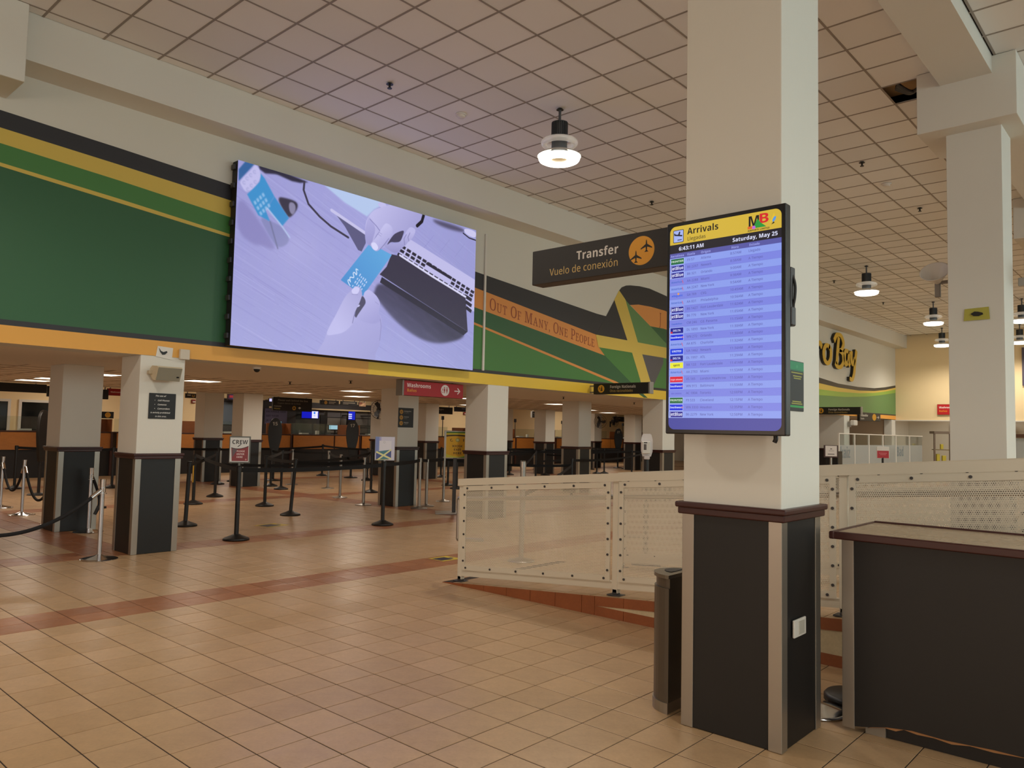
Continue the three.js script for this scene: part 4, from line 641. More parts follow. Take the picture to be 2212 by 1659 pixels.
// ---------------------------------------------------------------- belt posts and rope posts
const P = {};
const kinds = {
  black: { base: lathe([[0, 0.085], [0.045, 0.08], [0.07, 0.066], [0.155, 0.034], [0.175, 0.022], [0.178, 0], [0, 0]]), r: 0.031, m: M.black, head: 0.04 },
  silver: { base: lathe([[0, 0.05], [0.04, 0.046], [0.06, 0.03], [0.155, 0.016], [0.168, 0.01], [0.168, 0], [0, 0]]), r: 0.031, m: M.steel, head: 0.036 },
  chrome: { base: lathe([[0, 0.06], [0.03, 0.055], [0.06, 0.04], [0.17, 0.016], [0.2, 0.008], [0.2, 0], [0, 0]]), r: 0.024, m: M.chrome, head: 0.026 },
};
function post(id, kind, x, z, h, label, o = {}) {
  const k = kinds[kind], s = thing(kind === 'chrome' ? 'rope_post' : 'belt_post', label, 'stanchion', [x, 0, z], 0, o.group);
  mesh('base', k.base.clone(), k.m, s);
  const tilt = (g) => { if (!o.lean) return g; const q = g.attributes.position; for (let i = 0; i < q.count; i++) q.setXYZ(i, q.getX(i) + o.lean[0] * q.getY(i), q.getY(i), q.getZ(i) + o.lean[1] * q.getY(i)); return g; };
  mesh('pole', tilt(cyl(k.r, k.r, h - 0.1, 0, 0.03, 0, 16)), kind === 'chrome' ? std(0xc8cbd2, 0.25, 0.9) : k.m, s);
  if (kind === 'chrome') { mesh('collar', [cyl(0.045, 0.045, 0.01, 0, h - 0.17, 0, 16), cyl(0.032, 0.032, 0.05, 0, h - 0.15, 0, 16)], k.m, s); mesh('top', cyl(0.03, 0.033, 0.09, 0, h - 0.09, 0, 16), k.m, s); }
  else mesh('belt_head', tilt(merge([cyl(k.head, k.head, 0.075, 0, h - 0.085, 0, 14), cyl(k.head * 0.8, k.head * 0.95, 0.01, 0, h - 0.01, 0, 14)])), k.m, s);
  P[id] = { s, x: x + (o.lean?.[0] ?? 0) * h, z: z + (o.lean?.[1] ?? 0) * h, h }; return s;
}
function belt(a, b, ya, yb, sag = 0.02) {                    // a belt is pulled out of post a and clipped to post b
  const A = P[a], B = P[b], dx = B.x - A.x, dz = B.z - A.z, L = Math.hypot(dx, dz), n = 10, up = [], lo = [];
  ya ??= A.h - 0.05; yb ??= B.h - 0.05;
  for (let i = 0; i <= n; i++) { const t = i / n, y = ya + (yb - ya) * t - sag * 4 * t * (1 - t); up.push([t * L, y + 0.03]); lo.unshift([t * L, y - 0.03]); }
  const g = ext([...up, ...lo], 0.002); g.rotateY(-Math.atan2(dz, dx)).translate(A.x - A.s.position.x, 0, A.z - A.s.position.z); mesh('belt', g, M.belt, A.s);
}
post('C1', 'chrome', 3.52, -9.55, 0.92, 'nearest chrome rope post with a black rope, left of the loudspeaker pillar');
post('C2', 'chrome', 4.25, -11.98, 0.92, 'chrome rope post standing against the grey lit pillar');
post('C3', 'chrome', 4.194, -14.8, 0.92, 'chrome rope post left of the grey lit pillar, between two slack ropes');
post('C4', 'chrome', 4.246, -16.2, 0.92, 'chrome rope post at the very left edge');
post('C0', 'chrome', 1.5, -9.3, 0.92, 'chrome rope post out of frame at the left end of the long rope');
post('C5', 'chrome', 4.2, -13.2, 0.92, 'chrome rope post hidden behind the grey lit pillar');
function rope(label, p, q, sag) {
  const pts = []; for (let i = 0; i <= 12; i++) { const t = i / 12; pts.push([p[0] + (q[0] - p[0]) * t, p[1] + (q[1] - p[1]) * t - sag * 4 * t * (1 - t), p[2] + (q[2] - p[2]) * t]); }
  const o = thing('barrier_rope', label, 'rope'); mesh('rope', tube(pts, 0.021, 40, 10), M.rope, o);
  for (const [a, b] of [[pts[0], pts[1]], [pts[12], pts[11]]]) { const d = new THREE.Vector3(b[0] - a[0], b[1] - a[1], b[2] - a[2]).normalize().multiplyScalar(0.13); mesh('hook', [bar(a, [a[0] + d.x, a[1] + d.y, a[2] + d.z], 0.026, 10)], M.chrome, o); }
}
rope('long thick black rope sagging from the nearest chrome post toward the left edge', [3.5, 0.79, -9.55], [1.52, 0.79, -9.31], 0.42);
rope('slack black rope between the two leftmost chrome posts', [4.24, 0.8, -16.16], [4.2, 0.8, -14.84], 0.44);
rope('slack black rope from the chrome post toward the grey lit pillar', [4.2, 0.8, -14.76], [4.2, 0.8, -13.34], 0.5);
{ const o = thing('barrier_rope', 'loose black rope hanging straight down from the chrome post at the grey lit pillar', 'rope'); mesh('rope', tube([[4.27, 0.8, -12.0], [4.31, 0.68, -11.97], [4.36, 0.5, -11.95], [4.36, 0.36, -11.94], [4.32, 0.26, -11.94]], 0.02, 30, 10), M.rope, o); mesh('hook', [bar([4.33, 0.34, -11.94], [4.45, 0.35, -11.9], 0.018, 8), bar([4.36, 0.37, -11.94], [4.31, 0.25, -11.94], 0.024, 8)], M.black, o); }
post('B1', 'black', 5.597, -11.83, 1.0, 'black belt post half hidden behind the loudspeaker pillar', { lean: [0.02, 0.02] });
post('B2', 'black', 7.215, -14.95, 0.98, 'black belt post right of the loudspeaker pillar, with a yellow strip on its side'); mesh('yellow_strip', box(0.02, 0.34, 0.012, -0.036, 0.6, 0.02), std(0xc79a2a, 0.6), P.B2.s);
post('B3', 'black', 8.315, -16.23, 0.98, 'black belt post left of and behind the crew sign');
post('B4', 'black', 5.455, -9.99, 1.02, 'black belt post carrying the crew sign');
post('B5', 'black', 8.136, -13.85, 1.0, 'black belt post right of the crew sign, in front of the pylon fifteen');
post('B6', 'black', 7.656, -12.16, 1.0, 'leaning black belt post between the crew sign and the flag poster', { lean: [0.04, 0.045] });
post('B7', 'black', 10.581, -17.27, 0.98, 'black belt post right of the cream pillar behind the crew sign');
post('B8', 'black', 10.9, -18.3, 0.98, 'black belt post against the cream pillar behind the crew sign');
post('B10', 'black', 10.1, -19.6, 0.98, 'black belt post seen just left of the crew sign post');
post('B11', 'black', 10.95, -20.35, 0.98, 'far black belt post beside the pillar near the red wall beacon');
post('B12', 'black', 14.588, -21.4, 1.02, 'far black belt post just left of the pylon seventeen');
post('B14', 'black', 14.458, -18.85, 0.98, 'black belt post right of the pylon seventeen');
post('B15', 'black', 11.853, -15.29, 1.05, 'black belt post left of the flag poster');
post('B16', 'black', 8.067, -10.07, 1.04, 'black belt post carrying the flag poster');
post('B17', 'black', 17.562, -18.94, 1.0, 'black belt post right of the slim far pillar');
post('B18', 'black', 15.132, -16.02, 1.0, 'black belt post between the silver post and the kiosk sign');
post('B19', 'black', 14.512, -15.02, 1.0, 'black belt post just behind the kiosk sign');
post('S1', 'silver', 11.65, -18.49, 0.96, 'farthest silver belt post, behind the leaning black post');
post('S2', 'silver', 11.726, -16.92, 0.97, 'silver belt post in front of the pylon seventeen, the left of two');
post('S3', 'silver', 10.414, -14.55, 0.97, 'silver belt post in front of the pylon seventeen, the right and nearer of two');
post('S4', 'silver', 9.82, -12.9, 0.97, 'silver belt post left of the three circle sign pillar, behind the flag poster');
post('S5', 'silver', 10.72, -11.98, 0.97, 'silver belt post touching the right side of the three circle sign pillar');
post('S6', 'silver', 10.28, -11.7, 1.01, 'bright silver belt post just right of the three circle sign pillar');
post('S7', 'silver', 11.738, -12.56, 0.98, 'silver belt post left of the kiosk sign');
post('S8', 'silver', 7.164, -6.25, 1.22, 'tall silver post seen through the first mesh panel');
post('S9', 'silver', 11.449, -9.95, 0.97, 'silver post base seen higher through the first mesh panel');
post('K1', 'black', 5.627, -20.5, 1.0, 'far black belt post at the left between the slack ropes');
post('K3', 'black', 7.463, -19.7, 0.98, 'far black belt post seen between the two left pillars');
post('K4', 'black', 9.0, -21.4, 0.98, 'far black belt post behind the loudspeaker pillar');
post('D1', 'black', 20.744, -18.75, 0.97, 'far black post just right of the pillar at the fence end');
post('D12', 'black', 19.2, -16.2, 0.97, 'black post beside the tall silver post above the mesh fence');
post('D3', 'black', 21.88, -18.0, 0.97, 'black post before the pillar right of the pylon twenty three');
post('D4', 'black', 22.75, -17.9, 0.97, 'black post at the right edge of the pillar right of the pylon twenty three');
post('D5', 'black', 22.6, -17.2, 0.97, 'black post between the pylon twenty three pillar and the big pillar over the fence');
post('D6', 'black', 27.2, -19.85, 0.97, 'black post left of the pillar with two fans');
post('D7', 'black', 24.72, -17.73, 0.97, 'left of a pair of black posts below the pillar with two fans');
post('D8', 'black', 25.1, -17.65, 0.97, 'right of a pair of black posts below the pillar with two fans');
post('D9', 'black', 24.38, -15.9, 0.97, 'black post below the pylon twenty seven, nearest of the far right group');
post('D10', 'black', 25.36, -15.7, 0.97, 'black post below and right of the pylon twenty seven');
post('D11', 'black', 29.26, -19.42, 0.97, 'farthest black post right of the pylon twenty seven');
post('D13', 'black', 14.6, -11.2, 0.97, 'black post hidden behind the pillar next to the arrivals screen');
for (const b of [['B2', 'B4', 0.97, 0.96], ['B4', 'B16', 0.96, 0.98, 0.03], ['B16', 'S6'], ['S6', 'S7'], ['S7', 'D13', 0.93, 0.8, 0.06], ['B1', 'B3'], ['B3', 'B10'], ['B10', 'B11'], ['B8', 'B7'], ['B7', 'S1'], ['S1', 'S2'], ['S2', 'S3', 0.92, 0.92, 0.04], ['S3', 'S4'], ['S4', 'B15'], ['B15', 'B14'], ['B14', 'B12'], ['B5', 'B6'], ['B6', 'S4', 0.93, 0.9, 0.03], ['B5', 'B7'], ['B6', 'B15', 0.93, 0.97, 0.04], ['B11', 'B12', 0.93, 0.95, 0.04], ['K1', 'K3'], ['K3', 'K4'], ['K4', 'B10'], ['B18', 'B17'], ['B19', 'B18'], ['S5', 'B19'], ['B17', 'D1'], ['D12', 'D3'], ['D1', 'D6'], ['D3', 'D7'], ['D4', 'D8'], ['D5', 'D9'], ['D9', 'D10'], ['D7', 'D11'], ['D6', 'D11'], ['D10', 'D13', 0.92, 0.92, 0.1], ['B18', 'D12'], ['D1', 'D5'], ['D5', 'D10'], ['D12', 'D1'], ['D4', 'D6'], ['D12', 'D5', 0.62, 0.62], ['S9', 'D12'], ['D9', 'D12', 0.93, 0.93, 0.05], ['D10', 'D8', 0.92, 0.92, 0.03], ['D5', 'D3', 0.75, 0.75], ['D7', 'D9', 0.9, 0.9, 0.03], ['D12', 'B19', 0.9, 0.9, 0.04], ['S8', 'D13', 0.8, 0.8, 0.04], ['B15', 'B3', 0.7, 0.7, 0.03]]) belt(...b);
{ // signs clipped on posts
  const crew = canvasTex(300, 400, (g, w, h) => { g.fillStyle = '#dcdcda'; g.fillRect(0, 0, w, h); g.fillStyle = '#2a2a2e'; g.font = 'bold 92px sans-serif'; g.fillText('CREW', 28, 106, 250); g.lineWidth = 12; g.strokeStyle = '#2a2a2e'; g.beginPath(); g.moveTo(120, 152); g.lineTo(172, 112); g.stroke(); g.fillStyle = '#8c3a40'; g.beginPath(); g.moveTo(20, 168); g.quadraticCurveTo(150, 214, 290, 140); g.lineTo(290, 388); g.lineTo(34, 388); g.fill(); g.fillStyle = '#6a5a60'; g.beginPath(); g.moveTo(34, 180); g.lineTo(120, 196); g.lineTo(40, 330); g.fill(); g.strokeStyle = '#2a2a2e'; g.lineWidth = 9; g.beginPath(); g.moveTo(20, 168); g.quadraticCurveTo(150, 214, 290, 140); g.stroke(); g.fillStyle = '#e6d6d6'; g.font = 'bold 40px sans-serif'; ['PLEASE', 'ENTER', 'HERE'].forEach((t, i) => g.fillText(t, 106, 240 + i * 48, 130)); DISC(g, 256, 362, 14, '#c88a8a'); });
  const s = thing('crew_sign', 'framed red and white sign reading CREW on a black post', 'sign', [5.447, 1.24, -9.98], -0.56);
  mesh('frame', [rbox(0.28, 0.375, 0.02, 0, 0, -0.012, 0.006), rbox(0.03, 0.1, 0.02, 0, -0.21, -0.012, 0.004)], std(0x6a6c68, 0.4, 0.5), s); mesh('print', new THREE.PlaneGeometry(0.25, 0.335).translate(-0.004, 0.002, 0.0005), printed(crew), s);
  const flag = canvasTex(300, 370, (g, w, h) => { g.fillStyle = '#cfcde0'; g.fillRect(0, 0, w, h); g.fillStyle = '#7d8cc4'; g.fillRect(0, 0, 70, 260); g.fillStyle = '#a9a8d4'; g.fillRect(60, 0, 30, 90); g.fillStyle = '#dddbe6'; g.fillRect(60, 60, 190, 180); g.strokeStyle = '#9aa8a8'; g.lineWidth = 3; g.beginPath(); g.arc(140, 86, 14, 0, 7); g.stroke(); g.save(); g.translate(14, 238); g.transform(1, -0.16, 0, 1, 0, 0); g.fillStyle = '#4b5a92'; g.fillRect(0, 0, 236, 150); g.fillStyle = '#4a8090'; g.beginPath(); g.moveTo(0, 0); g.lineTo(236, 0); g.lineTo(118, 75); g.lineTo(236, 150); g.lineTo(0, 150); g.lineTo(118, 75); g.fill(); g.strokeStyle = '#e2e0a4'; g.lineWidth = 26; g.beginPath(); g.moveTo(0, 0); g.lineTo(236, 150); g.moveTo(236, 0); g.lineTo(0, 150); g.stroke(); g.restore(); g.fillStyle = '#d4c860'; g.fillRect(16, 356, 190, 8); });
  const p = thing('flag_poster', 'clear framed poster with a diagonal cross flag on a black post', 'sign', [8.06, 1.25, -10.06], -0.66);
  mesh('frame', [rbox(0.325, 0.395, 0.016, 0, 0, -0.01, 0.004), rbox(0.03, 0.1, 0.02, 0, -0.22, -0.012, 0.004)], std(0x9a9a9c, 0.3, 0.4), p); mesh('print', new THREE.PlaneGeometry(0.312, 0.38).translate(0, 0, 0.0005), printed(flag, 0.3), p);
  const kiosk = canvasTex(320, 440, (g, w, h) => { g.fillStyle = '#d8a81e'; g.fillRect(0, 0, w, h); g.fillStyle = '#3f7a2a'; g.fillRect(0, 0, w, 30); g.fillStyle = '#d8cf3a'; g.fillRect(0, 22, w, 26); g.fillStyle = '#2a1a12'; g.beginPath(); g.moveTo(0, 60); g.quadraticCurveTo(160, 36, 320, 62); g.lineTo(320, 84); g.quadraticCurveTo(160, 58, 0, 84); g.fill(); DISC(g, 170, 140, 32, '#8a9a4a'); DISC(g, 170, 140, 22, '#c8c88a'); g.strokeStyle = '#3a3414'; g.lineWidth = 8; g.beginPath(); g.arc(80, 142, 20, 0.5, 5); g.stroke(); g.fillStyle = '#3a3414'; g.fillRect(252, 120, 12, 44); g.fillStyle = '#3a3012'; g.font = 'bold 52px sans-serif'; ['KIOSK', 'EXIT', 'HERE'].forEach((t, i) => { g.textAlign = 'center'; g.fillText(t, 168, 262 + i * 60); }); g.fillStyle = '#c8c23a'; g.beginPath(); g.moveTo(0, 372); g.quadraticCurveTo(160, 460, 320, 380); g.lineTo(320, 440); g.lineTo(0, 440); g.fill(); g.fillStyle = '#4a8a2e'; g.beginPath(); g.moveTo(180, 440); g.quadraticCurveTo(280, 420, 320, 390); g.lineTo(320, 440); g.fill(); });
  const k = thing('kiosk_sign', 'yellow sign stand reading kiosk exit here on a silver pole with a flat square foot', 'sign', [10.14, 0, -10.7], -0.72);
  mesh('foot', rbox(0.5, 0.03, 0.42, 0, 0.015, 0, 0.006), M.steel, k); mesh('pole', [rbox(0.07, 1.02, 0.05, 0.1, 0.54, 0, 0.008)], M.darkMetal, k); mesh('frame', rbox(0.47, 0.53, 0.03, 0.12, 1.3, 0, 0.006), M.steel, k); mesh('print', new THREE.PlaneGeometry(0.41, 0.49).translate(0.13, 1.3, 0.0156), printed(kiosk), k);
}
{ // hand sanitizer
  const s = thing('hand_sanitizer', 'white hand sanitizer dispenser on a dark pole stand behind the mesh fence', 'dispenser', [8.07, 0, -5.05], -0.95);
  mesh('foot', rbox(0.34, 0.03, 0.3, 0, 0.015, 0, 0.008), M.darkMetal, s); mesh('pole', cyl(0.03, 0.03, 1.28, 0, 0.03, -0.03), M.black, s);
  const back = shape([[-0.05, 0], [0.05, 0], [0.068, 0.06], [0.07, 0.2], [0.055, 0.26], [0.04, 0.275], [-0.04, 0.275], [-0.055, 0.26], [-0.07, 0.2], [-0.068, 0.06]]);
  mesh('back_plate', ext(back, 0.03, 0, 1.31, -0.02), std(0xd9d2d0, 0.4), s); mesh('drip_tray', rbox(0.07, 0.05, 0.06, 0, 1.3, 0.01, 0.012), std(0xcac2c0, 0.4), s);
  mesh('dispenser', rbox(0.1, 0.15, 0.07, -0.01, 1.42, 0.045, 0.012), M.white, s); mesh('window', box(0.032, 0.07, 0.004, -0.025, 1.425, 0.081), std(0x5a5250, 0.3), s); mesh('button', box(0.04, 0.012, 0.004, -0.02, 1.478, 0.081), M.black, s);
}
// ---------------------------------------------------------------- number pylons
function pylon(x, z, n, label, turn = -0.55) {
  const s = thing('number_pylon', label, 'pylon', [x, 0, z], turn);
  mesh('base', lathe([[0, 0.06], [0.05, 0.05], [0.2, 0.025], [0.22, 0], [0, 0]]), M.black, s); mesh('pole', rbox(0.07, 0.9, 0.04, 0, 0.45, 0, 0.01), M.black, s);
  const sh = new THREE.Shape(); sh.moveTo(-0.07, 0.72); sh.bezierCurveTo(-0.15, 1.1, -0.2, 1.3, -0.17, 1.55); sh.bezierCurveTo(-0.14, 1.76, -0.04, 1.81, 0.02, 1.81); sh.bezierCurveTo(0.12, 1.8, 0.19, 1.66, 0.2, 1.45); sh.bezierCurveTo(0.2, 1.2, 0.12, 0.95, 0.07, 0.72);
  mesh('leaf_panel', new THREE.ExtrudeGeometry(sh, { depth: 0.05, bevelEnabled: true, bevelSize: 0.008, bevelThickness: 0.008, bevelSegments: 2 }).translate(0, 0, -0.02), std(0x17130f, 0.4), s);
  if (n) { const g = text(n, 0.1, 0.003); g.computeBoundingBox(); g.translate(-g.boundingBox.max.x / 2, 1.6, 0.039); mesh('number', g, std(0xb8b2a4, 0.5), s); }
}
pylon(5.563, -18.6, '', 'tall dark number pylon at the left in front of the dark window', 0.8);
pylon(12.08, -20.17, '15', 'dark leaf shaped pylon numbered fifteen');
pylon(14.8, -20.14, '17', 'dark leaf shaped pylon numbered seventeen');
pylon(24.9, -20.9, '23', 'black pylon numbered twenty three partly behind a pillar');
pylon(29.8, -20.2, '27', 'black pylon numbered twenty seven right of the pillar with two fans');
// ---------------------------------------------------------------- immigration counters
const whichCounter = ['orange wood counter at the left edge below the dark windows', 'orange wood counter with a grey panel between the two left pillars', 'orange wood counter behind the loudspeaker pillar and the red wall beacon', 'orange wood counter behind the pylon fifteen', 'orange wood counter behind the pylon seventeen', 'orange wood counter behind the three circle sign pillar', 'orange wood counter left of the kiosk sign', 'orange wood counter hidden behind the fence end pillar', 'orange wood counter behind the pylon twenty three', 'orange wood counter behind the big pillar over the mesh fence', 'orange wood counter behind the pylon twenty seven', 'last orange wood counter at the right, hidden behind the screen pillar'];
for (let i = 0; i < 12; i++) {
  const w = i < 3 ? 2.9 : 2.95, x = 3.2 + i * 3.0, s = thing('passport_counter', whichCounter[i], 'counter', [x, 0, -24.2]);
  mesh('base', span(0, w, 0, 0.78, -0.6, 0), M.counterBase, s); mesh('front_panel', [rbox(w * 0.58, 0.48, 0.03, w * 0.3, 1.02, 0.02, 0.004), rbox(w * 0.38, 0.48, 0.03, w * 0.8, 1.02, 0.02, 0.004)], M.orangeWood, s);
  mesh('worktop', rbox(w, 0.035, 0.66, w / 2, 1.285, -0.3, 0.006), M.darkWood, s); mesh('carcass', span(0.02, w - 0.02, 0.78, 1.268, -0.6, 0.004), M.darkWood, s);
  mesh('partition', [rbox(0.75, 0.38, 0.04, w * 0.86, 1.49, -0.34, 0.005), rbox(0.04, 0.38, 0.6, w * 0.99, 1.49, -0.3, 0.005)], M.brownWood, s);
  mesh('glass_screen', rbox(w * 0.6, 0.4, 0.01, w * 0.32, 1.5, -0.3, 0.002), M.glass, s);
  mesh('divider', rbox(0.06, 1.3, 0.06, w - 0.02, 0.65, 0.03, 0.006), M.darkWood, s);
  mesh('shelf_papers', [rbox(0.3, 0.05, 0.2, w * 0.25, 1.33, -0.42, 0.004), rbox(0.12, 0.14, 0.1, w * 0.45, 1.37, -0.45, 0.01)], M.white, s);
}
for (const [x, l] of [[16.5, 'thin black camera pole rising left of the pylon seventeen'], [22.37, 'thin black camera pole above the kiosk sign'], [27.0, 'thin black camera pole left of the pylon twenty three'], [30.56, 'thin black camera pole left of the big pillar over the fence'], [36.0, 'thin black camera pole right of the pylon twenty seven']]) {
  const s = thing('camera_pole', l, 'camera', [x, 1.302, -24.1]); mesh('pole', cyl(0.016, 0.016, 0.72, 0, 0, 0, 8), M.black, s); mesh('camera', rbox(0.09, 0.16, 0.09, 0, 0.78, 0, 0.01), std(0x16161c, 0.4), s);
}
// ---------------------------------------------------------------- back wall: windows, beacons, exchange booths
for (const [i, x0, x1] of [[1, 5.9, 7.36], [2, 7.74, 9.1]]) {
  const w = struct(`window_${i}`); mesh('window_frame', [span(x0 - 0.08, x1 + 0.08, 2.17, 2.25, -28, -27.93), span(x0 - 0.08, x0, 1.1, 2.17, -28, -27.93), span(x1, x1 + 0.08, 1.1, 2.17, -28, -27.93)], M.white, w);
  mesh('pane', span(x0, x1, 1.1, 2.17, -27.99, -27.97), std(0x0b0f10, 0.12), w); mesh('window_sill', span(x0 - 0.1, x1 + 0.1, 1.05, 1.1, -28, -27.88), M.white, w);
}
for (const [x, l] of [[13.32, 'small red wall beacon left of the crew sign'], [27.44, 'small red wall beacon beside the fence end pillar']]) { const b = thing('wall_beacon', l, 'beacon', [x, 2.43, -27.98]); mesh('housing', rbox(0.14, 0.14, 0.06, 0, 0, 0.03, 0.01), std(0x8a1a1c, 0.4), b); mesh('lens', rbox(0.1, 0.05, 0.04, 0, -0.02, 0.075, 0.01), M.white, b); }
{
  const b = thing('exchange_booth', 'dark grey currency exchange booth front far behind the pylon fifteen', 'booth', [15.6, 0, -27.6]), grey = std(0x57555a, 0.5), dk = std(0x101014, 0.4);
  mesh('back_wall', span(-1.3, 6.4, 0, 2.6, -0.35, -0.3), std(0x3d3b40, 0.6), b);
  for (let i = 0; i < 4; i++) for (let j = 0; j < 3; j++) put('wall_panel', rbox(0.66, 0.3, 0.03, 4.0 + i * 0.69 - (i > 1 ? 0 : 0.1), 1.5 + j * 0.33, -0.28, 0.004), j === 2 && i < 2 ? grey : std(0x6d6a66, 0.5), b);
  mesh('doorway', [span(3.22, 3.55, 1.2, 2.1, -0.29, -0.26), span(4.55, 4.85, 1.2, 2.1, -0.26, -0.23)], dk, b);
  mesh('blue_panel', span(-1.2, -0.5, 1.6, 2.45, -0.29, -0.25), std(0x5d6a78, 0.5), b);
  mesh('pillar_strip', span(0.3, 0.5, 1.2, 2.5, -0.29, -0.24), std(0x8a8078, 0.5), b);
  mesh('header', [span(0.75, 6.2, 2.3, 2.36, -0.2, -0.1), span(-0.4, 0.4, 2.46, 2.5, -0.2, -0.1)], std(0xd8c49c, 0.5), b);
  const pst = canvasTex(420, 400, (g, w, h) => { g.fillStyle = '#5a5674'; g.fillRect(0, 0, w, h); g.fillStyle = '#1e1c3a'; g.font = 'bold 62px sans-serif'; g.fillText('EXCHANGE HERE', 20, 100, 380); g.fillText('GET YOUR', 20, 210, 240); g.fillText('J$ NOW', 20, 330, 380); });
  mesh('poster', new THREE.PlaneGeometry(1.0, 0.62).translate(0.75 + 0.35, 1.97, -0.235), std(0x222222, 0.6, 0, { map: pst, color: 0xffffff }), b);
  mesh('glass_pane', rbox(1.0, 0.95, 0.012, 2.35, 1.75, 0.0, 0.002), M.glass, b);
}
function display(label, x0, x1, y0, y1, z, draw) { const s = thing('booth_screen', label, 'screen', [(x0 + x1) / 2, (y0 + y1) / 2, z]); mesh('housing', rbox(x1 - x0 + 0.03, y1 - y0 + 0.06, 0.05, 0, -0.015, -0.028, 0.005), M.black, s); if (z < -26) mesh('wall_arm', rbox(0.06, 0.06, -z > 0 ? z + 28 - 0.04 : 0, 0, 0, -(z + 28) / 2 - 0.02, 0.005), M.darkMetal, s); else mesh('stand', [rbox(0.05, y0, 0.04, 0, -(y1 + y0) / 2 + y0 / 2, -0.03, 0.005), rbox(0.3, 0.02, 0.2, 0, -(y0 + y1) / 2 + 0.01, -0.03, 0.004)], M.black, s); mesh('display', new THREE.PlaneGeometry(x1 - x0, y1 - y0).translate(0, 0, 0.0005), screenMat(canvasTex(160, 120, draw), 1.1), s); }
display('bright blue and white screen right of the waiting line sign', 17.35, 18.14, 1.93, 2.22, -27.0, (g, w, h) => { g.fillStyle = '#0a14b0'; g.fillRect(0, 0, w, h); g.fillStyle = '#e6e2ff'; g.fillRect(96, 2, 58, h - 4); g.fillStyle = '#3a7ae0'; g.fillRect(112, 10, 16, 40); g.fillRect(110, 74, 20, 8); g.fillStyle = '#0a14b0'; for (let k = 0; k < 4; k++) g.fillRect(148, 26 + k * 22, 12, 9); });
display('blue screen with white bars left of the pylon seventeen', 19.77, 20.11, 1.92, 2.27, -27.2, (g, w, h) => { g.fillStyle = '#1422b8'; g.fillRect(0, 0, w, h); g.fillStyle = '#f0eeff'; for (let k = 0; k < 3; k++) g.fillRect(0, 34 + k * 28, 84, 13); });
display('narrow blue screen right of the pylon seventeen', 20.85, 21.0, 1.9, 2.31, -27.0, (g, w, h) => { g.fillStyle = '#1a30c8'; g.fillRect(0, 0, w, h); });
display('narrow lavender and red poster screen right of the pylon seventeen', 20.85, 21.0, 1.36, 1.82, -27.0, (g, w, h) => { g.fillStyle = '#a9b4f0'; g.fillRect(0, 0, w, h); g.fillStyle = '#b03a5a'; g.fillRect(20, 44, 110, 14); g.fillRect(20, 68, 110, 10); });
display('red and blue picture screen under the ceiling between two cream pillars', 14.43, 15.07, 2.56, 2.74, -27.5, (g, w, h) => { const a = g.createLinearGradient(0, 0, w, 0); a.addColorStop(0, '#3a1a1e'); a.addColorStop(0.5, '#2a3a66'); a.addColorStop(1, '#4aa0e0'); g.fillStyle = a; g.fillRect(0, 0, w, h); g.fillStyle = '#8a2a2c'; g.fillRect(16, 20, 50, 60); });
display('pale lavender strip screen left of the waiting line sign', 16.0, 16.62, 2.54, 2.65, -27.2, (g, w, h) => { g.fillStyle = '#c9c4f6'; g.fillRect(0, 0, w, h); });
display('small pale screen on the counter left of the pylon seventeen', 17.7, 18.3, 1.5, 1.66, -25.6, (g, w, h) => { g.fillStyle = '#8fb4c0'; g.fillRect(0, 0, w, h); });
display('small pale monitor behind the glass right of the pylon fifteen', 15.4, 15.6, 1.6, 1.76, -25.6, (g, w, h) => { g.fillStyle = '#4a6068'; g.fillRect(0, 0, w, h); g.fillStyle = '#a8dcec'; g.fillRect(10, 10, 110, 40); g.fillRect(10, 76, 90, 34); });
{ const b = thing('blue_partition', 'pale blue glass panel behind the wall fan', 'panel', [21.9, 0, -27.4]); mesh('foot', span(-0.56, 0.56, 0, 1.2, 0, 0.04), M.counterBase, b); mesh('panel', span(-0.5, 0.5, 1.2, 2.35, 0, 0.03), std(0x77799a, 0.3), b); mesh('frame', [span(-0.56, -0.5, 1.2, 2.4, 0, 0.04), span(0.5, 0.56, 1.2, 2.4, 0, 0.04)], std(0x8a8078, 0.5), b); }
// ---------------------------------------------------------------- fans
function fan(label, pos, turn, r = 0.24) {
  const s = thing('wall_fan', label, 'fan', pos, turn); const ring = (R, z, t) => new THREE.TorusGeometry(R, t, 6, 36).translate(0, 0, z), wires = [ring(r, 0, 0.007), ring(r * 0.7, 0.035, 0.003), ring(r * 0.35, 0.045, 0.003), ring(r * 0.7, -0.035, 0.003)];
  for (let i = 0; i < 24; i++) { const a = i / 24 * Math.PI * 2, c = Math.cos(a), q = Math.sin(a); wires.push(bar([c * 0.04, q * 0.04, 0.05], [c * r, q * r, 0], 0.0022, 4), bar([c * 0.05, q * 0.05, -0.06], [c * r, q * r, 0], 0.0022, 4)); }
  mesh('guard', wires, M.black, s); mesh('motor', cyl(0.07, 0.055, 0.14, 0, -0.07, 0, 14).rotateX(Math.PI / 2).translate(0, 0, -0.11), M.black, s);
  for (let i = 0; i < 3; i++) { const b = ext([[0.02, -0.03], [r * 0.5, -0.09], [r * 0.88, -0.05], [r * 0.85, 0.06], [r * 0.4, 0.05], [0.02, 0.03]], 0.004).rotateX(0.35).rotateZ(i * 2.094); put('blade', b, std(0x2a2a30, 0.4), s); }
  mesh('wall_arm', [bar([0, 0, -0.14], [0, -0.12, -0.3], 0.02), rbox(0.06, 0.26, 0.04, 0, -0.14, -0.31, 0.01)], M.black, s);
}
fan('black wall fan on the pillar left of the three circle sign, above the flag poster', [13.95, 2.12, -17.7], -0.5, 0.27);
fan('black wall fan facing forward on the pillar over the mesh fence', [28.1, 2.1, -20.0], -0.6, 0.29);
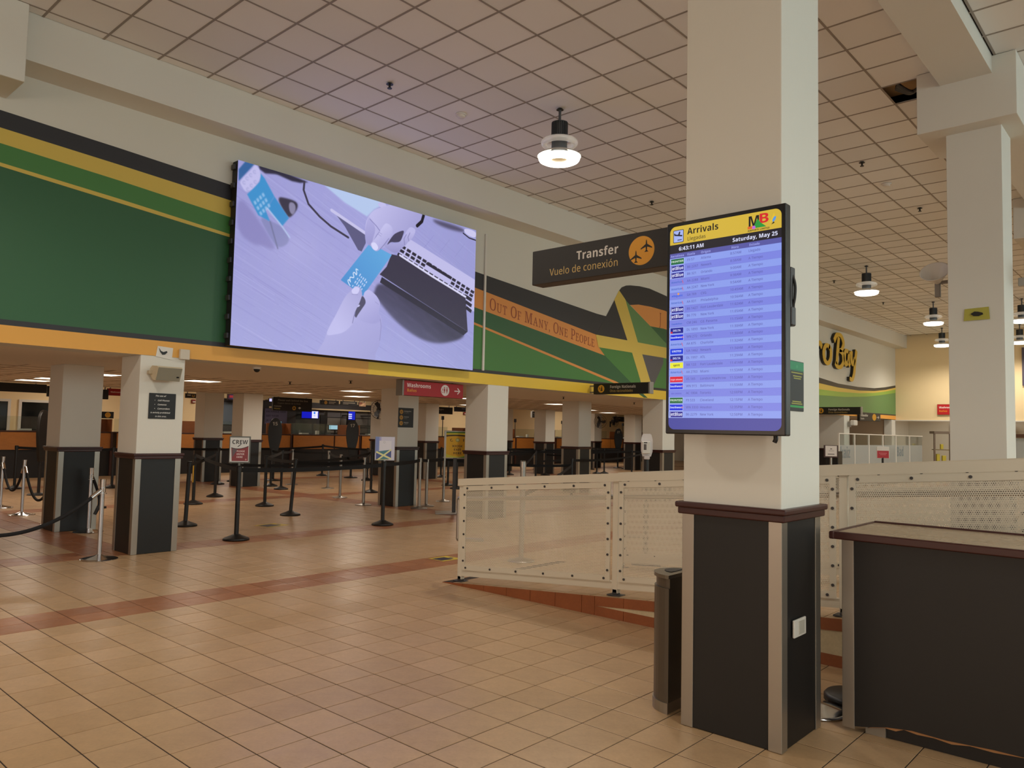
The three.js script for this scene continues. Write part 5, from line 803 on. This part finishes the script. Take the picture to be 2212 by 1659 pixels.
fan('second black wall fan on the right side of the same far pillar', [29.1, 2.14, -19.9], -0.2, 0.24);
// ---------------------------------------------------------------- glass barrier and things at the far right
{
  const g = thing('glass_barrier', 'row of tall glass panels with a frosted lower half at the far right', 'barrier', [0, 0, -8.3]);
  for (const [a, b] of [[24.1, 25.5], [25.5, 26.9], [26.9, 28.4], [28.4, 29.9], [29.9, 31.6], [31.6, 33.4]]) { const top = 1.72; put('clear_pane', span(a + 0.03, b - 0.03, 1.38, top, -0.006, 0.006), M.glass, g); put('frosted_pane', span(a + 0.03, b - 0.03, 0.08, 1.38, -0.006, 0.006), M.frosted, g); put('post', rbox(0.05, top, 0.05, a, top / 2, 0, 0.006), M.white, g); }
  mesh('top_rail', rbox(9.3, 0.03, 0.04, 28.75, 1.73, 0, 0.006), M.white, g);
  const t = (w, h, x, m) => mesh('etched_letter', ext(text(w, h, 0.002), 0).translate(x, 1.0, 0.01), m, g);
  const lt = text('kaiz', 0.34, 0.002).translate(24.2, 0.98, 0.008); mesh('etched_lettering', merge([lt, text('Bad', 0.34, 0.002).translate(30.0, 0.98, 0.008)]), std(0x7d8a90, 0.6), g);
}
{
  const s = thing('notice_stand', 'white framed notice on a post right of the foreground pillar, far away', 'sign', [20.34, 0, -7.2], -0.9); mesh('frame', rbox(0.36, 0.32, 0.03, 0, 1.24, 0, 0.006), M.darkWood, s); mesh('print', new THREE.PlaneGeometry(0.29, 0.27).translate(0, 1.25, 0.0157), printed(canvasTex(120, 110, (g, w, h) => { g.fillStyle = '#d8cfc8'; g.fillRect(0, 0, w, h); g.fillStyle = '#5a5048'; g.fillRect(50, 28, 20, 8); g.fillRect(24, 84, 70, 8); g.fillStyle = '#a89c94'; g.fillRect(34, 44, 56, 4); g.fillRect(34, 56, 56, 4); })), s); mesh('post', [cyl(0.03, 0.03, 1.06, 0, 0.02, -0.01), cyl(0.17, 0.12, 0.03, 0, 0, 0)], M.steel, s);
  const b = thing('black_cabinet', 'narrow black cabinet right of the white framed notice', 'cabinet', [21.0, 0, -7.35]); mesh('body', rbox(0.36, 1.24, 0.3, 0, 0.62, 0, 0.008), M.black, b); mesh('door', rbox(0.32, 1.1, 0.01, 0, 0.62, 0.153, 0.004), M.sign, b);
  const r = thing('red_notice', 'small red and white notice in front of the glass barrier', 'sign', [24.64, 0, -7.2], -0.9); mesh('panel', rbox(0.36, 0.35, 0.03, 0, 1.19, 0, 0.005), M.white, r); mesh('print', new THREE.PlaneGeometry(0.34, 0.22).translate(0, 1.13, 0.0157), printed(canvasTex(120, 80, (g, w, h) => { g.fillStyle = '#b41f2a'; g.fillRect(0, 0, w, h); g.fillStyle = '#d87a7e'; g.fillRect(20, 24, 80, 6); g.fillRect(30, 40, 60, 5); })), r); mesh('post', [cyl(0.03, 0.03, 1.02, 0, 0.02, -0.01), cyl(0.17, 0.12, 0.03, 0, 0, 0)], M.black, r);
  const c = thing('display_case', 'glass display case with yellow goods left of the tall tan pillar', 'cabinet', [34.1, 0, -7.75], -0.9); mesh('frame', [rbox(0.06, 1.95, 0.06, -0.3, 0.975, 0, 0.006), rbox(0.06, 1.95, 0.06, 0.3, 0.975, 0, 0.006), rbox(0.66, 0.1, 0.4, 0, 1.9, -0.15, 0.006)], std(0x6b5a4a, 0.5), c); mesh('shelf', [span(-0.27, 0.27, 0.7, 0.74, -0.3, 0), span(-0.27, 0.27, 1.2, 1.23, -0.3, 0)], std(0x6a5a2a, 0.5), c); mesh('goods', [rbox(0.12, 0.3, 0.1, -0.12, 0.9, -0.12, 0.01), rbox(0.14, 0.24, 0.1, 0.1, 0.87, -0.1, 0.01), rbox(0.1, 0.2, 0.1, 0.02, 1.34, -0.1, 0.01)], std(0xb8a82a, 0.5), c);
  const f = thing('wooden_frame', 'brown wooden doorway frame at the right edge above the mesh fence', 'frame', [34.0, 0, -5.2], -Math.PI / 2); mesh('jamb', rbox(0.16, 1.9, 0.1, -0.18, 0.95, 0, 0.008), std(0x4a2f1c, 0.45), f); mesh('head', rbox(1.6, 0.14, 0.1, 0.54, 1.82, 0, 0.008), std(0x4a2f1c, 0.45), f); mesh('glass', rbox(1.3, 1.7, 0.02, 0.55, 0.88, 0, 0.002), M.frosted, f);
  tag(mesh('wall_banner', rbox(0.05, 1.45, 0.5, 34.5, 4.45, -4.85, 0.006), std(0x4a4456, 0.5)), 'dark hanging banner on the far cream wall at the right edge', 'banner');
}
// ---------------------------------------------------------------- small ceiling fittings
const fittings = [['sprinkler', 5.88, -7.473, 'ceiling sprinkler nearest the giant screen'], ['sprinkler', 12.095, -7.52, 'ceiling sprinkler above the Transfer sign'], ['sprinkler', 12.33, -3.875, 'ceiling sprinkler right of the foreground pillar, the upper one'], ['sprinkler', 15.465, -3.84, 'ceiling sprinkler left of the tall tan pillar, farther along'], ['sprinkler', 21.33, -7.45, 'tiny far ceiling sprinkler left of the second pendant lamp'], ['sprinkler', 25.62, -7.44, 'tiny far ceiling sprinkler beyond the second pendant lamp']];
for (const [n, x, z, l] of fittings) { const s = thing(n, l, 'sprinkler', [x, CY, z]); mesh('plate', cyl(0.045, 0.03, 0.015, 0, -0.015, 0, 16), M.black, s); mesh('nozzle', [cyl(0.014, 0.014, 0.05, 0, -0.06, 0, 8), cyl(0.03, 0.03, 0.006, 0, -0.068, 0, 12)], M.black, s); }
for (const [x, z, l] of [[7.106, -7.456, 'white smoke detector left of the nearest pendant lamp'], [13.652, -3.897, 'white smoke detector right of the foreground pillar']]) { const s = thing('smoke_detector', l, 'detector', [x, CY, z]); mesh('base', cyl(0.075, 0.075, 0.02, 0, -0.02, 0, 24), M.white, s); mesh('dome', lathe([[0, -0.055], [0.04, -0.052], [0.055, -0.04], [0.06, -0.02]], 24), M.white, s); }
{ const s = thing('dome_camera', 'small dome camera under the low ceiling edge below the giant screen', 'camera', [5.66, 2.41, -9.99]); mesh('base', cyl(0.06, 0.06, 0.03, 0, -0.03, 0, 20), M.white, s); mesh('dome', new THREE.SphereGeometry(0.045, 16, 8, 0, 7, Math.PI / 2, Math.PI / 2).translate(0, -0.03, 0), M.black, s); }
for (const [x, z, l] of [[7.82, -12.6, 'low ceiling sprinkler above the crew sign'], [8.14, -11.17, 'low ceiling sprinkler left of the washroom sign'], [14.12, -11.11, 'low ceiling sprinkler left of the Foreign Nationals sign'], [17.16, -11.14, 'low ceiling sprinkler right of the Foreign Nationals sign']]) { const s = thing('sprinkler', l, 'sprinkler', [x, 2.41, z]); mesh('plate', cyl(0.04, 0.03, 0.01, 0, -0.01, 0, 14), M.steel, s); mesh('nozzle', [cyl(0.012, 0.012, 0.04, 0, -0.05, 0, 8), cyl(0.028, 0.028, 0.005, 0, -0.055, 0, 12)], M.black, s); }
{ const c = thing('loose_cables', 'grey cable bundle hanging from the missing ceiling tile beside the pillar head', 'cable', [10.1, CY, -2.55]); for (let i = 0; i < 4; i++) mesh('cable', tube([[0.25 - i * 0.05, 0.2, 0.1], [0.1 - i * 0.04, 0.02, 0.02 * i], [-0.05 + i * 0.03, -0.03, -0.05], [-0.2 + i * 0.05, 0.04, -0.15 - 0.02 * i]], 0.02, 20, 7), M.darkMetal, c); mesh('plate', rbox(0.2, 0.1, 0.004, 0.2, 0.06, 0.1, 0.001), std(0x8a5a2a, 0.6), c); }
// ---------------------------------------------------------------- lamps
const lampMetal = std(0x5c6064, 0.45, 0.6), ringGlow = glow(0xfff4e0, 5), lens = phys({ color: 0xffffff, emissive: 0xfff4e0, emissiveIntensity: 0.22, roughness: 0.22, transmission: 0.75, thickness: 0, ior: 1.5 });  // lens emission stands in for lamp light caught in the glass
let lampProto;
function pendant(x, z, label, lit = true) {
  let s;
  if (!lampProto) {
    s = thing('pendant_lamp', label, 'lamp', [x, CY, z]); lampProto = s;
    mesh('canopy', [cyl(0.05, 0.03, 0.02, 0, -0.02, 0, 16)], M.black, s); mesh('stem', cyl(0.018, 0.018, 0.19, 0, -0.2, 0, 10), lampMetal, s);
    const fins = [cyl(0.09, 0.09, 0.2, 0, -0.4, 0, 24)]; for (let i = 0; i < 28; i++) { const a = i / 28 * 6.2832; fins.push(box(0.02, 0.19, 0.006).translate(0.1, -0.3, 0).rotateY(a)); } fins.push(cyl(0.11, 0.11, 0.008, 0, -0.205, 0, 24));
    mesh('heat_sink', fins, lampMetal, s); mesh('neck', cyl(0.105, 0.105, 0.2, 0, -0.6, 0, 24), lampMetal, s);
    mesh('collar', [new THREE.TorusGeometry(0.135, 0.012, 8, 32).rotateX(Math.PI / 2).translate(0, -0.42, 0)], M.chrome, s);
    const gl = new THREE.TorusGeometry(0.205, 0.042, 14, 40).rotateX(Math.PI / 2).translate(0, -0.47, 0); const lo = mesh('lens_ring', gl, lens, s); lo.castShadow = false;
    mesh('shade', lathe([[0.12, -0.58], [0.2, -0.6], [0.285, -0.64], [0.29, -0.655]], 40), std(0xe8e6e0, 0.3, 0, { side: THREE.DoubleSide }), s);
    const e = new THREE.TorusGeometry(0.19, 0.085, 12, 44).rotateX(Math.PI / 2).scale(1, 0.5, 1).translate(0, -0.69, 0); const eo = mesh('light_ring', e, ringGlow, s); eo.castShadow = false;
    mesh('centre', cyl(0.12, 0.1, 0.02, 0, -0.69, 0, 24), std(0xd8c080, 0.4), s);
  } else { s = lampProto.clone(); s.name = numbered('pendant_lamp'); s.position.set(x, CY, z); s.userData = { ...lampProto.userData, label }; scene.add(s); }
  const l = new THREE.SpotLight(LAMP.colour, LAMP.candela, 0, 1.38, 0.5, 2); l.position.set(x, CY - 0.76, z); l.target.position.set(x, 0, z); l.castShadow = true; l.shadow.radius = 9; scene.add(l, l.target);
}
pendant(7.81, -6.29, 'nearest glowing pendant lamp, high left of the Transfer sign');
pendant(19.95, -6.18, 'glowing pendant lamp just right of the foreground pillar');
pendant(26.38, -6.2, 'upper of two glowing pendant lamps left of the tall tan pillar');
pendant(32.7, -7.4, 'lower of two glowing pendant lamps left of the tall tan pillar');
pendant(27.2, -4.0, 'upper glowing pendant lamp at the right edge, right of the tan pillar');
pendant(33.1, -4.95, 'lower glowing pendant lamp at the right edge, right of the tan pillar');
pendant(13.95, -6.2, 'pendant lamp hidden behind the foreground pillar');
pendant(1.68, -6.25, 'pendant lamp above the left edge of the frame');
for (const [x, z] of [[-4.4, -6.2], [-4.4, 2.4], [1.7, 2.4], [7.8, 2.4], [13.95, 2.4], [20.1, 2.4], [26.4, 2.4], [1.7, 7], [7.8, 7], [13.95, 7], [20.1, 7], [32.5, 2.4]]) { pendant(x, z, 'pendant lamp over the hall behind the camera'); scene.children.filter((o) => o.userData.label === 'pendant lamp over the hall behind the camera').forEach((o) => { o.userData.group = 'pendant lamps behind the camera'; }); }  // lamps out of view, placed to light the faces turned to the camera
// recessed light panels of the low hall; the last are unseen, placed to light it
TR.forEach(([x0, z0], i) => {
  const x = snap(x0, 0.305), z = snap(z0, -13.205), s = thing('ceiling_light', i < 10 ? ['lit ceiling panel between the two left pillars', 'wide lit ceiling panel right of the loudspeaker pillar', 'bright lit ceiling panel just left of the washroom sign', 'lit ceiling panel behind the washroom sign', 'lit ceiling panel right of the pillar at the fence end', 'lit ceiling panel behind the Foreign Nationals sign', 'lit ceiling panel above the waiting line sign', 'thin lit ceiling panel below and left of the washroom sign', 'thin lit ceiling panel right of the big pillar over the mesh fence', 'lit ceiling panel hidden behind the screen pillar'][i] : 'lit ceiling panel of the low hall hidden by pillars', 'light', [x, 2.412, z], 0, i < 10 ? undefined : 'unseen ceiling panels');
  mesh('frame', [span(-0.3, 0.3, 0, 0.01, -0.3, -0.28), span(-0.3, 0.3, 0, 0.01, 0.28, 0.3), span(-0.3, -0.28, 0, 0.01, -0.28, 0.28), span(0.28, 0.3, 0, 0.01, -0.28, 0.28)], M.white, s);
  mesh('diffuser', span(-0.28, 0.28, 0.004, 0.012, -0.28, 0.28), glow(0xfff0d8, 4), s);
  const l = new THREE.RectAreaLight(TROFFER.colour, TROFFER.nits, 0.54, 0.54); l.position.set(x, 2.405, z); l.lookAt(x, 0, z); scene.add(l);
});
// light panels out of view over the counters, placed to light the back wall
for (const [x, z] of [[5, -22.7], [12, -22.7], [19, -22.7], [26, -22.7], [33, -22.7], [4, -26], [9, -26], [14, -26], [20, -26], [27, -26], [35, -26]]) {
  const s = thing('ceiling_light', 'long light panel over the counters hidden behind the cornice', 'light', [x, 3.19, z], 0, 'unseen light panels over the counters'); mesh('frame', span(-0.65, 0.65, -0.01, 0.01, -0.35, 0.35), M.white, s); mesh('diffuser', span(-0.6, 0.6, -0.014, -0.01, -0.3, 0.3), glow(0xfff0d8, 4), s);
  const l = new THREE.RectAreaLight(TROFFER.colour, TROFFER.nits * 1.15, 1.2, 0.6); l.position.set(x, 3.17, z); l.lookAt(x, 0, z); scene.add(l);
}
scene.traverse((o) => { if (o.isMesh) { o.castShadow = o.castShadow; delete o.userData.base; } if (o.userData.count) delete o.userData.count; });
renderer.render(scene, camera);
